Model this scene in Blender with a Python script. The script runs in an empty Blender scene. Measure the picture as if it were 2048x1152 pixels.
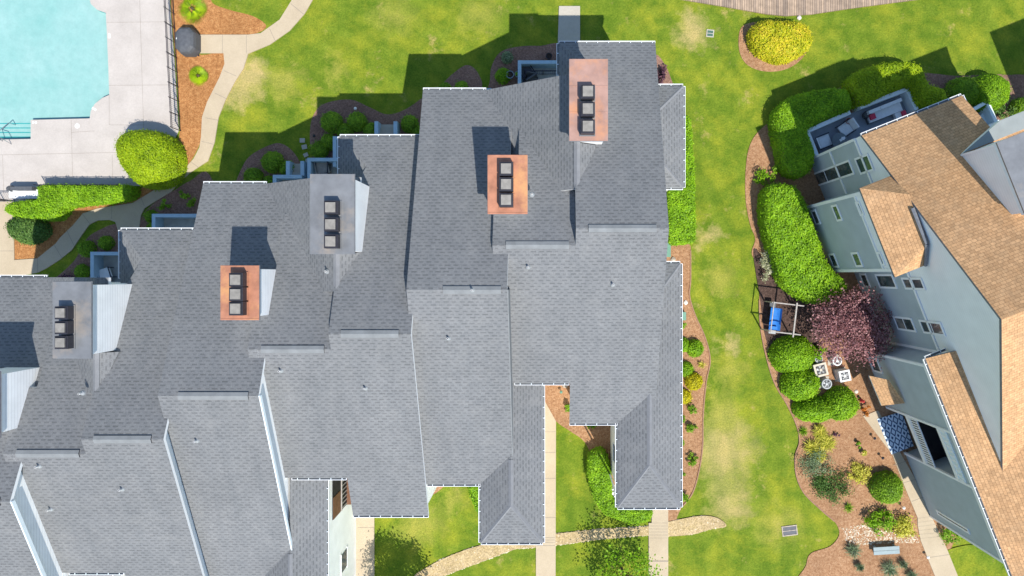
import bpy, bmesh, math, random
import numpy as np
from mathutils import Vector
from mathutils.geometry import tessellate_polygon
random.seed(7); rng = np.random.default_rng(7)
S = bpy.context.scene
# ---------------------------------------------------------------- camera, light
H, F, CX, CY = 46.0, 1384.0, 1100.0, 550.0      # height over ground, focal length in photo pixels, nadir pixel
cd = bpy.data.cameras.new('camera'); cam = bpy.data.objects.new('camera', cd); S.collection.objects.link(cam)
cam.location = (0, 0, H); cam.rotation_euler = (0, 0, 0)
cd.sensor_width = 36; cd.lens = F/2048*36; cd.shift_x = -76/2048; cd.shift_y = -26/2048; cd.clip_end = 1000
S.camera = cam
SUN = Vector((.31, -.568, 1)).normalized()
EL = math.asin(SUN.z); AZ = math.atan2(SUN.x, SUN.y)
w = bpy.data.worlds.new('World'); S.world = w; w.use_nodes = True
sky = w.node_tree.nodes.new('ShaderNodeTexSky'); sky.sky_type = 'NISHITA'; sky.sun_disc = False
sky.ozone_density = 4.0; sky.air_density = 1.3; sky.dust_density = .3; sky.sun_elevation = EL; sky.sun_rotation = AZ
w.node_tree.links.new(sky.outputs[0], w.node_tree.nodes['Background'].inputs[0])
w.node_tree.nodes['Background'].inputs[1].default_value = 0.125
sl = bpy.data.lights.new('sun', 'SUN'); sl.energy = 4.5; sl.angle = math.radians(.5); sl.color = (1, .955, .88)
so = bpy.data.objects.new('sun', sl); S.collection.objects.link(so); so.rotation_euler = SUN.to_track_quat('Z', 'Y').to_euler()
S.view_settings.view_transform = 'Standard'; S.view_settings.look = 'None'; S.view_settings.gamma = 1
S.view_settings.exposure = 0.5
S.render.resolution_x = 1024; S.render.resolution_y = 576

def P(px, py, z=0.0):                       # photo pixel -> point at height z
    t = (H-z)/F
    return Vector(((px-CX)*t, (CY-py)*t, z))
def PL(pts, z=0.0): return [tuple(P(x, y, z)[:2]) for x, y in pts]

# ---------------------------------------------------------------- materials
MATS = {}
def new_mat(name):
    m = bpy.data.materials.new(name); m.use_nodes = True; MATS[name] = m
    nt = m.node_tree; b = nt.nodes['Principled BSDF']
    return m, nt, b
def N(nt, t, **kw):
    n = nt.nodes.new(t)
    for k, v in kw.items():
        if k in n.inputs: n.inputs[k].default_value = v
        else: setattr(n, k, v)
    return n
def c4(c): return (c[0], c[1], c[2], 1)
def ramp(nt, fac, stops):
    r = nt.nodes.new('ShaderNodeValToRGB'); el = r.color_ramp.elements
    while len(el) < len(stops): el.new(.5)
    for e, (p, c) in zip(el, stops): e.position = p; e.color = c4(c)
    nt.links.new(fac, r.inputs[0]); return r.outputs[0]
def mix(nt, a, b, fac, mode='MIX'):
    m = nt.nodes.new('ShaderNodeMix'); m.data_type = 'RGBA'; m.blend_type = mode
    for i, v in ((0, fac), (6, a), (7, b)):
        if hasattr(v, 'links') or hasattr(v, 'is_linked'): nt.links.new(v, m.inputs[i])
        else: m.inputs[i].default_value = v if i == 0 else c4(v)
    return m.outputs[2]
def noise(nt, scale, detail=3, rough=.5, vec=None, out='Fac'):
    n = N(nt, 'ShaderNodeTexNoise'); n.inputs['Scale'].default_value = scale
    n.inputs['Detail'].default_value = detail; n.inputs['Roughness'].default_value = rough
    if vec is None:
        g = N(nt, 'ShaderNodeNewGeometry'); vec = g.outputs['Position']
    nt.links.new(vec, n.inputs['Vector']); return n.outputs[out]
def bump(nt, b, h, strength=.4, dist=.02):
    n = N(nt, 'ShaderNodeBump'); n.inputs['Strength'].default_value = strength; n.inputs['Distance'].default_value = dist
    nt.links.new(h, n.inputs['Height']); nt.links.new(n.outputs[0], b.inputs['Normal'])
def plain(name, col, rough=.6, var=.12, scale=6, metal=0.0, spec=.3, b2=None, bs=0):
    m, nt, b = new_mat(name)
    lo = tuple(v*(1-var) for v in col); hi = tuple(min(1, v*(1+var)) for v in col)
    f = noise(nt, scale, 5, .6)
    o = ramp(nt, f, [(.3, lo), (.7, hi)])
    if b2: o = mix(nt, o, b2, ramp(nt, noise(nt, scale*.35, 6, .65), [(.5, (0,0,0)), (.66, (1,1,1))]))
    nt.links.new(o, b.inputs['Base Color']); b.inputs['Roughness'].default_value = rough
    b.inputs['Metallic'].default_value = metal; b.inputs['Specular IOR Level'].default_value = spec
    if bs: bump(nt, b, noise(nt, scale*5, 4), bs, .03)
    return m
def uvvec(nt): return N(nt, 'ShaderNodeUVMap').outputs[0]
def shingle(name, c1, c2, dark, bw, rh, mortar=.016, patch=.18, tint=None, dash=0):
    m, nt, b = new_mat(name); uv = uvvec(nt)
    # slight warp so that courses are not ruler straight
    nz = noise(nt, .7, 2, .5, uv, 'Color')
    sub = N(nt, 'ShaderNodeVectorMath', operation='SUBTRACT'); nt.links.new(nz, sub.inputs[0]); sub.inputs[1].default_value = (.5, .5, .5)
    sc = N(nt, 'ShaderNodeVectorMath', operation='SCALE'); nt.links.new(sub.outputs[0], sc.inputs[0]); sc.inputs['Scale'].default_value = .05
    ad = N(nt, 'ShaderNodeVectorMath', operation='ADD'); nt.links.new(uv, ad.inputs[0]); nt.links.new(sc.outputs[0], ad.inputs[1])
    br = N(nt, 'ShaderNodeTexBrick'); nt.links.new(ad.outputs[0], br.inputs['Vector'])
    br.inputs['Scale'].default_value = 1; br.inputs['Brick Width'].default_value = bw; br.inputs['Row Height'].default_value = rh
    br.inputs['Mortar Size'].default_value = mortar; br.inputs['Mortar Smooth'].default_value = .3; br.inputs['Bias'].default_value = .1
    br.offset = .47; br.inputs['Color1'].default_value = c4(c1); br.inputs['Color2'].default_value = c4(c2); br.inputs['Mortar'].default_value = c4(dark)
    # darker laminated tabs: second brick layer, wider rhythm
    b2 = N(nt, 'ShaderNodeTexBrick'); nt.links.new(ad.outputs[0], b2.inputs['Vector'])
    b2.inputs['Scale'].default_value = 1; b2.inputs['Brick Width'].default_value = bw*.52; b2.inputs['Row Height'].default_value = rh
    b2.inputs['Mortar Size'].default_value = 0; b2.offset = .31; b2.inputs['Bias'].default_value = -.15
    b2.inputs['Color1'].default_value = (1, 1, 1, 1); b2.inputs['Color2'].default_value = (.72, .74, .76, 1)
    o = mix(nt, br.outputs[0], b2.outputs[0], .85 if not dash else .22, 'MULTIPLY')
    if dash:    # shadow line under each laminated tab, painted dark along the course's lower part
        sp = N(nt, 'ShaderNodeSeparateXYZ'); nt.links.new(ad.outputs[0], sp.inputs[0])
        dv = N(nt, 'ShaderNodeMath', operation='DIVIDE'); nt.links.new(sp.outputs[1], dv.inputs[0]); dv.inputs[1].default_value = rh
        fr = N(nt, 'ShaderNodeMath', operation='FRACT'); nt.links.new(dv.outputs[0], fr.inputs[0])
        low = ramp(nt, fr.outputs[0], [(0, (1,1,1)), (.38, (1,1,1)), (.5, (0,0,0)), (1, (0,0,0))])
        def mth(op, a, b_=None):
            q = N(nt, 'ShaderNodeMath', operation=op)
            for k_, v_ in enumerate((a, b_)):
                if v_ is None: continue
                if isinstance(v_, (int, float)): q.inputs[k_].default_value = v_
                else: nt.links.new(v_, q.inputs[k_])
            return q.outputs[0]
        row = mth('FLOOR', dv.outputs[0]); ph = mth('MULTIPLY', row, .437); uu = mth('ADD', mth('DIVIDE', sp.outputs[0], .40), ph)
        fu = mth('FRACT', uu); cell = mth('FLOOR', uu)
        cv = N(nt, 'ShaderNodeCombineXYZ'); nt.links.new(cell, cv.inputs[0]); nt.links.new(row, cv.inputs[1])
        wn = N(nt, 'ShaderNodeTexWhiteNoise', noise_dimensions='2D'); nt.links.new(cv.outputs[0], wn.inputs['Vector'])
        on = mth('LESS_THAN', fu, mth('ADD', mth('MULTIPLY', wn.outputs['Value'], .35), .38))
        amt = mth('MULTIPLY', on, mth('ADD', mth('MULTIPLY', wn.outputs['Value'], .4), .6))
        mk = mix(nt, low, amt, 1.0, 'MULTIPLY')
        dk = mix(nt, (1, 1, 1), (dash,)*3, mk); o = mix(nt, o, dk, 1.0, 'MULTIPLY')
    pt = ramp(nt, noise(nt, .32, 5, .62), [(.3, (1-patch,)*3), (.7, (1+patch*.6,)*3)])
    o = mix(nt, o, pt, 1.0, 'MULTIPLY')
    mp = N(nt, 'ShaderNodeMapping'); mp.inputs['Scale'].default_value = (1.3, .16, 1); nt.links.new(uv, mp.inputs['Vector'])
    o = mix(nt, o, ramp(nt, noise(nt, 1.0, 6, .7, mp.outputs[0]), [(.3, (.90,.91,.92)), (.52, (1,1,1)), (.75, (1.09,1.08,1.07))]), 1.0, 'MULTIPLY')
    gr = ramp(nt, noise(nt, 22, 2, .6), [(.3, (.86,)*3), (.7, (1.14,)*3)])
    o = mix(nt, o, gr, 1.0, 'MULTIPLY')
    if tint: o = mix(nt, o, tint, ramp(nt, noise(nt, .9, 6, .7), [(.52, (0,0,0)), (.75, (.4,.4,.4))]))
    nt.links.new(o, b.inputs['Base Color']); b.inputs['Roughness'].default_value = .92; b.inputs['Specular IOR Level'].default_value = .15
    bump(nt, b, br.outputs['Fac'], -.5, .02)
    return m
def siding(name, col, pitch, vertical, line=.6, var=.06, width=.12):
    m, nt, b = new_mat(name); uv = uvvec(nt)
    sp = N(nt, 'ShaderNodeSeparateXYZ'); nt.links.new(uv, sp.inputs[0])
    dv = N(nt, 'ShaderNodeMath', operation='DIVIDE'); nt.links.new(sp.outputs[0 if vertical else 1], dv.inputs[0]); dv.inputs[1].default_value = pitch
    fr = N(nt, 'ShaderNodeMath', operation='FRACT'); nt.links.new(dv.outputs[0], fr.inputs[0])
    o = ramp(nt, fr.outputs[0], [(0, tuple(c*line for c in col)), (width*.6, tuple(c*line for c in col)), (width, col), (1, col)])
    o = mix(nt, o, ramp(nt, noise(nt, 1.2, 5), [(.3, (1-var,)*3), (.7, (1+var,)*3)]), 1.0, 'MULTIPLY')
    nt.links.new(o, b.inputs['Base Color']); b.inputs['Roughness'].default_value = .7; b.inputs['Specular IOR Level'].default_value = .2
    bump(nt, b, fr.outputs[0], .25, .02)
    return m
def leafmat(name, cols, trans=.25):
    m, nt, b = new_mat(name)
    at = N(nt, 'ShaderNodeAttribute', attribute_name='tone')
    st = [(i/(len(cols)-1), c) for i, c in enumerate(cols)]
    o = ramp(nt, at.outputs['Fac'], st)
    o = mix(nt, o, ramp(nt, noise(nt, 2.5, 3), [(.3, (.82,)*3), (.7, (1.15,)*3)]), 1.0, 'MULTIPLY')
    nt.links.new(o, b.inputs['Base Color']); b.inputs['Roughness'].default_value = .55; b.inputs['Specular IOR Level'].default_value = .25
    tr = N(nt, 'ShaderNodeBsdfTranslucent'); nt.links.new(o, tr.inputs[0])
    ms = N(nt, 'ShaderNodeMixShader'); ms.inputs[0].default_value = trans
    nt.links.new(b.outputs[0], ms.inputs[1]); nt.links.new(tr.outputs[0], ms.inputs[2])
    nt.links.new(ms.outputs[0], nt.nodes['Material Output'].inputs[0])
    return m

shingle('grey_shingle', (.190, .194, .198), (.172, .177, .182), (.13, .134, .138), .36, .175, .003, .08, (.23, .23, .225), .68)
shingle('tan_shingle', (.62, .37, .19), (.50, .29, .145), (.27, .155, .08), .27, .165, .010, .15, (.40, .27, .16))
plain('ridge_cap', (.185, .19, .20), .9, .1, 3)
plain('vent_cap', (.19, .20, .205), .85, .14, 2)
siding('white_batten', (.88, .89, .88), .20, False, .66)
siding('cream_lap', (.72, .71, .64), .16, False, .8)
siding('slate_lap', (.41, .47, .51), .14, False, .8)
siding('pale_shake', (.80, .82, .83), .18, False, .88, .04)
plain('white_trim', (.80, .81, .82), .5, .04, 4)
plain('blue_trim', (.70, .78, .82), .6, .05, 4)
plain('garden_wall', (.33, .46, .56), .75, .08, 3)
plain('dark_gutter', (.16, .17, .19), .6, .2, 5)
plain('copper', (.42, .185, .11), .42, .25, 1.6, .2, .4, (.60, .30, .13))
plain('copper_pink', (.40, .24, .19), .4, .2, 1.3, .2, .4, (.58, .27, .14))
plain('zinc', (.20, .205, .21), .42, .2, 1.2, .3, .5, (.33, .28, .23))
plain('flue_metal', (.27, .25, .22), .5, .2, 4, .3)
plain('flue_dark', (.035, .035, .045), .5, .2, 4, .3)
plain('black_iron', (.03, .03, .045), .5, .1, 4, .4)
plain('glass', (.05, .075, .08), .08, .4, 1.5, 0, .8, (.30, .27, .24))
plain('dark_inside', (.025, .022, .024), .8, .3, 3)
plain('brown_wood', (.16, .075, .04), .7, .25, 4)
plain('cover_grey', (.085, .09, .10), .6, .15, 5, bs=.4)
plain('white_plastic', (.72, .72, .70), .4, .06, 8)
plain('beige_metal', (.52, .47, .38), .5, .08, 8)
plain('grey_metal', (.32, .34, .35), .45, .1, 6, .2)
plain('blue_canvas', (.02, .16, .50), .6, .12, 5, bs=.3)
plain('grey_wood', (.36, .33, .30), .8, .2, 5)
plain('bench_slate', (.25, .31, .32), .6, .1, 5)
plain('cushion', (.72, .74, .76), .85, .06, 6, bs=.3)
plain('pink_cloth', (.55, .05, .10), .85, .2, 12)
plain('terracotta', (.36, .13, .08), .8, .15, 6)
plain('pot_glaze', (.22, .28, .33), .4, .1, 6)
plain('soil', (.045, .03, .025), .95, .3, 12)
plain('green_plastic', (.13, .27, .20), .5, .1, 5)
plain('red_paint', (.5, .05, .05), .5, .1, 5)
plain('stone', (.42, .36, .29), .9, .3, 5, bs=.4)
plain('deck_pale', (.24, .265, .26), .7, .08, 2)
plain('pebble_panel', (.24, .32, .36), .8, .5, 9)
plain('rim_tile', (.62, .56, .50), .6, .1, 8)
plain('skin_tile', (.75, .73, .68), .5, .05, 8)
plain('steel', (.5, .52, .54), .25, .1, 6, .9)
plain('bark', (.12, .085, .06), .9, .3, 8, bs=.5)
plain('edging', (.30, .17, .11), .9, .2, 6)
plain('patio_slab', (.34, .35, .34), .85, .15, 2)
plain('terrace_floor', (.26, .29, .33), .8, .15, 2)
leafmat('leaf_bright', [(.09, .19, .004), (.19, .38, .008), (.33, .54, .015)])
leafmat('leaf_lime', [(.14, .24, .004), (.29, .42, .006), (.44, .55, .012)])
leafmat('leaf_mid', [(.08, .17, .008), (.18, .34, .014), (.30, .48, .025)])
leafmat('leaf_dark', [(.035, .085, .015), (.08, .17, .03), (.17, .28, .06)])
leafmat('leaf_yellow', [(.25, .24, .005), (.50, .45, .008), (.66, .58, .015)])
leafmat('leaf_gold', [(.25, .32, .008), (.52, .50, .012), (.75, .56, .05)])
leafmat('leaf_maple', [(.06, .02, .03), (.28, .12, .125), (.60, .36, .35)])
leafmat('leaf_purple', [(.05, .02, .04), (.12, .05, .08), (.25, .12, .12)])
leafmat('leaf_grey', [(.09, .15, .08), (.20, .28, .13), (.38, .42, .28)])
leafmat('leaf_cream', [(.14, .20, .06), (.42, .42, .25), (.70, .68, .55)])
leafmat('leaf_straw', [(.30, .34, .03), (.55, .52, .06), (.80, .72, .16)])
leafmat('leaf_orange', [(.35, .12, .02), (.6, .2, .03), (.45, .35, .03)])

def spot(nt, d, r, k):
    mr = N(nt, 'ShaderNodeMapRange'); nt.links.new(d, mr.inputs[0])
    for i, v in ((1, r*.25), (2, r*1.25), (3, k), (4, 0)): mr.inputs[i].default_value = v
    return mr.outputs[0]
def ground_mats():
    m, nt, b = new_mat('grass')
    big = noise(nt, .16, 5, .6); midn = noise(nt, .9, 6, .68); fine = noise(nt, 9, 4, .7); vf = noise(nt, 34, 2, .6)
    base = ramp(nt, midn, [(.25, (.065, .135, .010)), (.5, (.125, .190, .018)), (.75, (.19, .25, .028))])
    yel = mix(nt, base, (.30, .31, .03), ramp(nt, noise(nt, .42, 7, .7), [(.46, (0,0,0)), (.68, (.7,.7,.7))]))
    dry = mix(nt, yel, (.40, .31, .13), ramp(nt, noise(nt, .55, 9, .74), [(.58, (0,0,0)), (.70, (.8,.8,.8))]))
    geo = N(nt, 'ShaderNodeNewGeometry'); wob = noise(nt, .9, 6, .7, None, 'Color')
    wv = N(nt, 'ShaderNodeVectorMath', operation='MULTIPLY_ADD'); nt.links.new(wob, wv.inputs[0]); wv.inputs[1].default_value = (4, 4, 0); nt.links.new(geo.outputs['Position'], wv.inputs[2])
    for px_, py_, r_, k_ in [(498,150,1.5,.9),(470,190,1.0,.7),(1385,62,1.3,.8),(570,165,1.2,.6),(675,140,.9,.5),(840,1050,1.6,.6),(905,1000,1.0,.5),(1445,900,2.3,.7),(1460,1010,1.6,.66),(1415,470,.9,.7),(1440,560,1.3,.5),(1450,820,1.4,.6),(1460,690,.8,.7),(1560,1050,1.5,.5),(1460,740,1.2,.5),(960,30,1.5,.4),(790,30,1.6,.4)]:
        c_ = P(px_, py_); ds = N(nt, 'ShaderNodeVectorMath', operation='DISTANCE'); nt.links.new(wv.outputs[0], ds.inputs[0]); ds.inputs[1].default_value = (c_.x+2, c_.y+2, 0)
        dry = mix(nt, dry, (.46, .36, .17) if k_ > .65 else (.36, .33, .08), ramp(nt, ds.outputs['Value'], [(0, (k_,)*3), (min(.95, r_/4), (k_*.6,)*3), (min(1, r_/2.2), (0,0,0))]) if False else spot(nt, ds.outputs['Value'], r_, k_))
    o = mix(nt, dry, ramp(nt, fine, [(.25, (.62,.68,.6)), (.75, (1.32,1.25,1.2))]), 1.0, 'MULTIPLY')
    o = mix(nt, o, ramp(nt, vf, [(.25, (.72,.75,.7)), (.75, (1.25,1.2,1.2))]), 1.0, 'MULTIPLY')
    # mowing stripes, faint
    wv2 = N(nt, 'ShaderNodeTexWave', wave_type='RINGS', rings_direction='SPHERICAL'); mpp = N(nt, 'ShaderNodeMapping'); mpp.inputs['Location'].default_value = (30, 18, 0)
    nt.links.new(geo.outputs['Position'], mpp.inputs['Vector']); nt.links.new(mpp.outputs[0], wv2.inputs['Vector']); wv2.inputs['Scale'].default_value = .22; wv2.inputs['Distortion'].default_value = 2.5; wv2.inputs['Detail'].default_value = 3
    o = mix(nt, o, ramp(nt, wv2.outputs['Fac'], [(.2, (.92,.95,.92)), (.8, (1.05,1.04,1.02))]), 1.0, 'MULTIPLY')
    o = mix(nt, o, ramp(nt, big, [(.3, (.86,.92,.85)), (.7, (1.12,1.06,1.05))]), 1.0, 'MULTIPLY')
    nt.links.new(o, b.inputs['Base Color']); b.inputs['Roughness'].default_value = .9; b.inputs['Specular IOR Level'].default_value = .1
    bump(nt, b, fine, .8, .06)
    def mul(name, a, c, d, sc):
        m, nt, b = new_mat(name)
        f1 = noise(nt, sc, 6, .75); f2 = noise(nt, sc*3.5, 3, .7)
        o = ramp(nt, f1, [(.3, a), (.5, c), (.72, d)])
        o = mix(nt, o, ramp(nt, f2, [(.3, (.6,.6,.6)), (.7, (1.35,1.35,1.35))]), 1.0, 'MULTIPLY')
        o = mix(nt, o, ramp(nt, noise(nt, .5, 4), [(.3, (.85,)*3), (.7, (1.12,)*3)]), 1.0, 'MULTIPLY')
        nt.links.new(o, b.inputs['Base Color']); b.inputs['Roughness'].default_value = .95; b.inputs['Specular IOR Level'].default_value = .05
        bump(nt, b, f2, .9, .05)
    mul('pine_straw', (.24, .10, .035), (.38, .175, .065), (.50, .27, .11), 4)
    mul('mulch', (.22, .11, .055), (.37, .205, .11), (.50, .32, .19), 7)
    mul('mulch_dark', (.17, .095, .07), (.27, .155, .115), (.38, .24, .18), 7)
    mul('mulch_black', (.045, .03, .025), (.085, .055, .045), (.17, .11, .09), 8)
    mul('soil_bare', (.34, .26, .12), (.44, .33, .18), (.50, .40, .24), 3)
    def conc(name, a, bcol, joint=None):
        m, nt, b = new_mat(name)
        o = ramp(nt, noise(nt, .55, 8, .68), [(.3, a), (.7, bcol)])
        o = mix(nt, o, tuple(v*.72 for v in a), ramp(nt, noise(nt, .9, 9, .75), [(.6, (0,0,0)), (.78, (.55,.5,.45))]))
        o = mix(nt, o, ramp(nt, noise(nt, 16, 3), [(.3, (.94,)*3), (.7, (1.05,)*3)]), 1.0, 'MULTIPLY')
        nt.links.new(o, b.inputs['Base Color']); b.inputs['Roughness'].default_value = .85; b.inputs['Specular IOR Level'].default_value = .15
    conc('pool_concrete', (.40, .36, .325), (.49, .445, .405))
    conc('path_concrete', (.40, .325, .225), (.48, .395, .28))
    conc('walk_concrete', (.38, .35, .29), (.46, .42, .35))
    conc('joint', (.22, .19, .16), (.27, .23, .19))
    # water
    m, nt, b = new_mat('pool_water')
    o = ramp(nt, noise(nt, .22, 5, .6), [(.3, (.20, .40, .37)), (.7, (.29, .455, .43))])
    o = mix(nt, o, ramp(nt, noise(nt, 7, 4, .7), [(.3, (.95,)*3), (.7, (1.05,)*3)]), 1.0, 'MULTIPLY')
    vo = N(nt, 'ShaderNodeTexVoronoi', feature='SMOOTH_F1'); vo.inputs['Scale'].default_value = 2.2; g9 = N(nt, 'ShaderNodeNewGeometry'); nt.links.new(g9.outputs['Position'], vo.inputs['Vector'])
    o = mix(nt, o, ramp(nt, vo.outputs['Distance'], [(.2, (.95,.97,.97)), (.7, (1.05,1.04,1.04))]), 1.0, 'MULTIPLY')  # faint caustic light pattern painted into the water colour
    nt.links.new(o, b.inputs['Base Color']); b.inputs['Roughness'].default_value = .12; b.inputs['Specular IOR Level'].default_value = .35
    bump(nt, b, noise(nt, 3, 3), .12, .03)
    plain('pool_tile', (.03, .30, .30), .3, .15, 8)
    # boardwalk planks
    m, nt, b = new_mat('planks')
    g = N(nt, 'ShaderNodeNewGeometry'); sp = N(nt, 'ShaderNodeSeparateXYZ'); nt.links.new(g.outputs['Position'], sp.inputs[0])
    cx = N(nt, 'ShaderNodeCombineXYZ'); nt.links.new(sp.outputs[1], cx.inputs[0]); nt.links.new(sp.outputs[0], cx.inputs[1])
    br = N(nt, 'ShaderNodeTexBrick'); nt.links.new(cx.outputs[0], br.inputs[0])
    br.inputs['Scale'].default_value = 1; br.inputs['Brick Width'].default_value = 30; br.inputs['Row Height'].default_value = .15; br.inputs['Mortar Size'].default_value = .012
    br.inputs['Color1'].default_value = (.40, .29, .20, 1); br.inputs['Color2'].default_value = (.24, .18, .135, 1); br.inputs['Mortar'].default_value = (.07, .05, .04, 1)
    o = mix(nt, br.outputs[0], ramp(nt, noise(nt, 3, 5), [(.3, (.8,)*3), (.7, (1.2,)*3)]), 1.0, 'MULTIPLY')
    nt.links.new(o, b.inputs['Base Color']); b.inputs['Roughness'].default_value = .85
    # rug
    m, nt, b = new_mat('rug'); uv = uvvec(nt)
    def lin(a_, b_, c_):
        s = N(nt, 'ShaderNodeSeparateXYZ'); nt.links.new(uv, s.inputs[0])
        x = N(nt, 'ShaderNodeMath', operation='MULTIPLY'); nt.links.new(s.outputs[0], x.inputs[0]); x.inputs[1].default_value = a_
        y = N(nt, 'ShaderNodeMath', operation='MULTIPLY'); nt.links.new(s.outputs[1], y.inputs[0]); y.inputs[1].default_value = b_
        x1 = N(nt, 'ShaderNodeMath', operation='PINGPONG'); nt.links.new(x.outputs[0], x1.inputs[0]); x1.inputs[1].default_value = .5
        y1 = N(nt, 'ShaderNodeMath', operation='PINGPONG'); nt.links.new(y.outputs[0], y1.inputs[0]); y1.inputs[1].default_value = .5
        a = N(nt, 'ShaderNodeMath', operation='ADD'); nt.links.new(x1.outputs[0], a.inputs[0]); nt.links.new(y1.outputs[0], a.inputs[1])
        m_ = N(nt, 'ShaderNodeMath', operation='MULTIPLY'); nt.links.new(a.outputs[0], m_.inputs[0]); m_.inputs[1].default_value = c_
        f = N(nt, 'ShaderNodeMath', operation='FRACT'); nt.links.new(m_.outputs[0], f.inputs[0]); return f.outputs[0]
    f = lin(1.9, 1.4, 2.0)
    o = ramp(nt, f, [(0, (.03, .07, .16)), (.34, (.03, .07, .16)), (.42, (.62, .72, .80)), (1, (.62, .72, .80))])
    nt.links.new(o, b.inputs['Base Color']); b.inputs['Roughness'].default_value = .9
ground_mats()

# ---------------------------------------------------------------- mesh helpers
class MB:
    def __init__(s): s.v = []; s.f = []; s.uv = []; s.mi = []; s.mats = []
    def mid(s, name):
        if name not in s.mats: s.mats.append(name)
        return s.mats.index(name)
    def poly(s, pts, mat):
        pts = [Vector(p) for p in pts]; i0 = len(s.v); s.v += pts; s.f.append(tuple(range(i0, i0+len(pts))))
        n = Vector((0, 0, 0))
        for i in range(len(pts)):
            a, b = pts[i], pts[(i+1) % len(pts)]
            n += Vector(((a.y-b.y)*(a.z+b.z), (a.z-b.z)*(a.x+b.x), (a.x-b.x)*(a.y+b.y)))
        n = n.normalized() if n.length > 0 else Vector((0, 0, 1))
        up = Vector((0, 0, 1)) - n*n.z
        if up.length < .05: up = Vector((0, 1, 0))
        up.normalize(); u = up.cross(n)
        s.uv += [(p.dot(u), p.dot(up)) for p in pts]; s.mi.append(s.mid(mat)); return s
    def prism(s, plan, ztop, zbot, mtop, mside, mbot=None):   # ztop / zbot are numbers or functions of (x, y)
        ft = ztop if callable(ztop) else (lambda x, y: ztop)
        fb = zbot if callable(zbot) else (lambda x, y: zbot)
        A = sum(plan[i][0]*plan[(i+1) % len(plan)][1]-plan[(i+1) % len(plan)][0]*plan[i][1] for i in range(len(plan)))
        if A < 0: plan = plan[::-1]
        T = [Vector((x, y, ft(x, y))) for x, y in plan]; B = [Vector((x, y, fb(x, y))) for x, y in plan]
        convex = len(plan) <= 4
        if convex:
            s.poly(T, mtop); s.poly(B[::-1], mbot or mside)
        else:
            for t in tessellate_polygon([[Vector((p[0], p[1], 0)) for p in plan]]):
                a, b, c = [plan[i] for i in t]
                cr = (b[0]-a[0])*(c[1]-a[1])-(b[1]-a[1])*(c[0]-a[0])
                t = t if cr > 0 else t[::-1]
                s.poly([T[i] for i in t], mtop); s.poly([B[i] for i in t[::-1]], mbot or mside)
        for i in range(len(plan)):
            j = (i+1) % len(plan); s.poly([B[i], B[j], T[j], T[i]], mside)
        return s
    def box(s, x0, x1, y0, y1, z0, z1, mat, mtop=None):
        return s.prism([(x0, y0), (x1, y0), (x1, y1), (x0, y1)], z1, z0, mtop or mat, mat)
    def obox(s, c, dx, dy, z0, z1, mat, rot=0, mtop=None):
        ca, sa = math.cos(rot), math.sin(rot); hx, hy = dx/2, dy/2
        return s.prism([(c[0]+a*ca-b*sa, c[1]+a*sa+b*ca) for a, b in ((-hx,-hy),(hx,-hy),(hx,hy),(-hx,hy))], z1, z0, mtop or mat, mat)
    def bar(s, a, b, r, mat, n=6, r2=None):
        a, b = Vector(a), Vector(b); d = (b-a)
        if d.length < 1e-5: return s
        d.normalize(); r2 = r if r2 is None else r2
        u = d.orthogonal().normalized(); w_ = d.cross(u)
        A = [a+(u*math.cos(2*math.pi*i/n)+w_*math.sin(2*math.pi*i/n))*r for i in range(n)]
        B = [b+(u*math.cos(2*math.pi*i/n)+w_*math.sin(2*math.pi*i/n))*r2 for i in range(n)]
        for i in range(n):
            j = (i+1) % n; s.poly([A[i], A[j], B[j], B[i]], mat)
        s.poly(A[::-1], mat); s.poly(B, mat); return s
    def lathe(s, c, prof, mat, n=20):      # prof: list of (r, z) relative to c, bottom to top
        c = Vector(c)
        rings = [[c+Vector((r*math.cos(2*math.pi*i/n), r*math.sin(2*math.pi*i/n), z)) for i in range(n)] for r, z in prof]
        for a, b in zip(rings, rings[1:]):
            for i in range(n):
                j = (i+1) % n; s.poly([a[i], a[j], b[j], b[i]], mat)
        return s
    def build(s, name, parent=None, smooth=False, merge=False, loc=None):
        me = bpy.data.meshes.new(name)
        off = Vector(loc) if loc is not None else Vector((0, 0, 0))
        me.from_pydata([tuple(v-off) for v in s.v], [], s.f)
        for m in s.mats: me.materials.append(MATS[m])
        me.polygons.foreach_set('material_index', s.mi)
        ul = me.uv_layers.new(name='UVMap'); ul.data.foreach_set('uv', [c for t in s.uv for c in t])
        if merge:
            bm = bmesh.new(); bm.from_mesh(me); bmesh.ops.remove_doubles(bm, verts=bm.verts, dist=1e-4); bm.to_mesh(me); bm.free()
        if smooth: me.polygons.foreach_set('use_smooth', [True]*len(me.polygons))
        me.update()
        o = bpy.data.objects.new(name, me); S.collection.objects.link(o)
        if loc is not None: o.location = off
        if parent is not None: o.parent = parent; o.matrix_parent_inverse.identity()
        return o
def tag(o, label=None, cat=None, group=None, kind=None):
    if label: o['label'] = label
    if cat: o['category'] = cat
    if group: o['group'] = group
    if kind: o['kind'] = kind
    return o
def thing(name, loc, label, cat, group=None):
    o = bpy.data.objects.new(name, None); S.collection.objects.link(o); o.location = loc; o.empty_display_size = .3
    return tag(o, label, cat, group)
class Part(MB):                            # part built in world coordinates under an Empty at root.location
    def under(s, name, root, **k):
        base = root.location.copy(); r = root
        while r.parent: r = r.parent; base += r.location
        s.v = [v-base for v in s.v]; o = s.build(name, root, **k); return o
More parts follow.
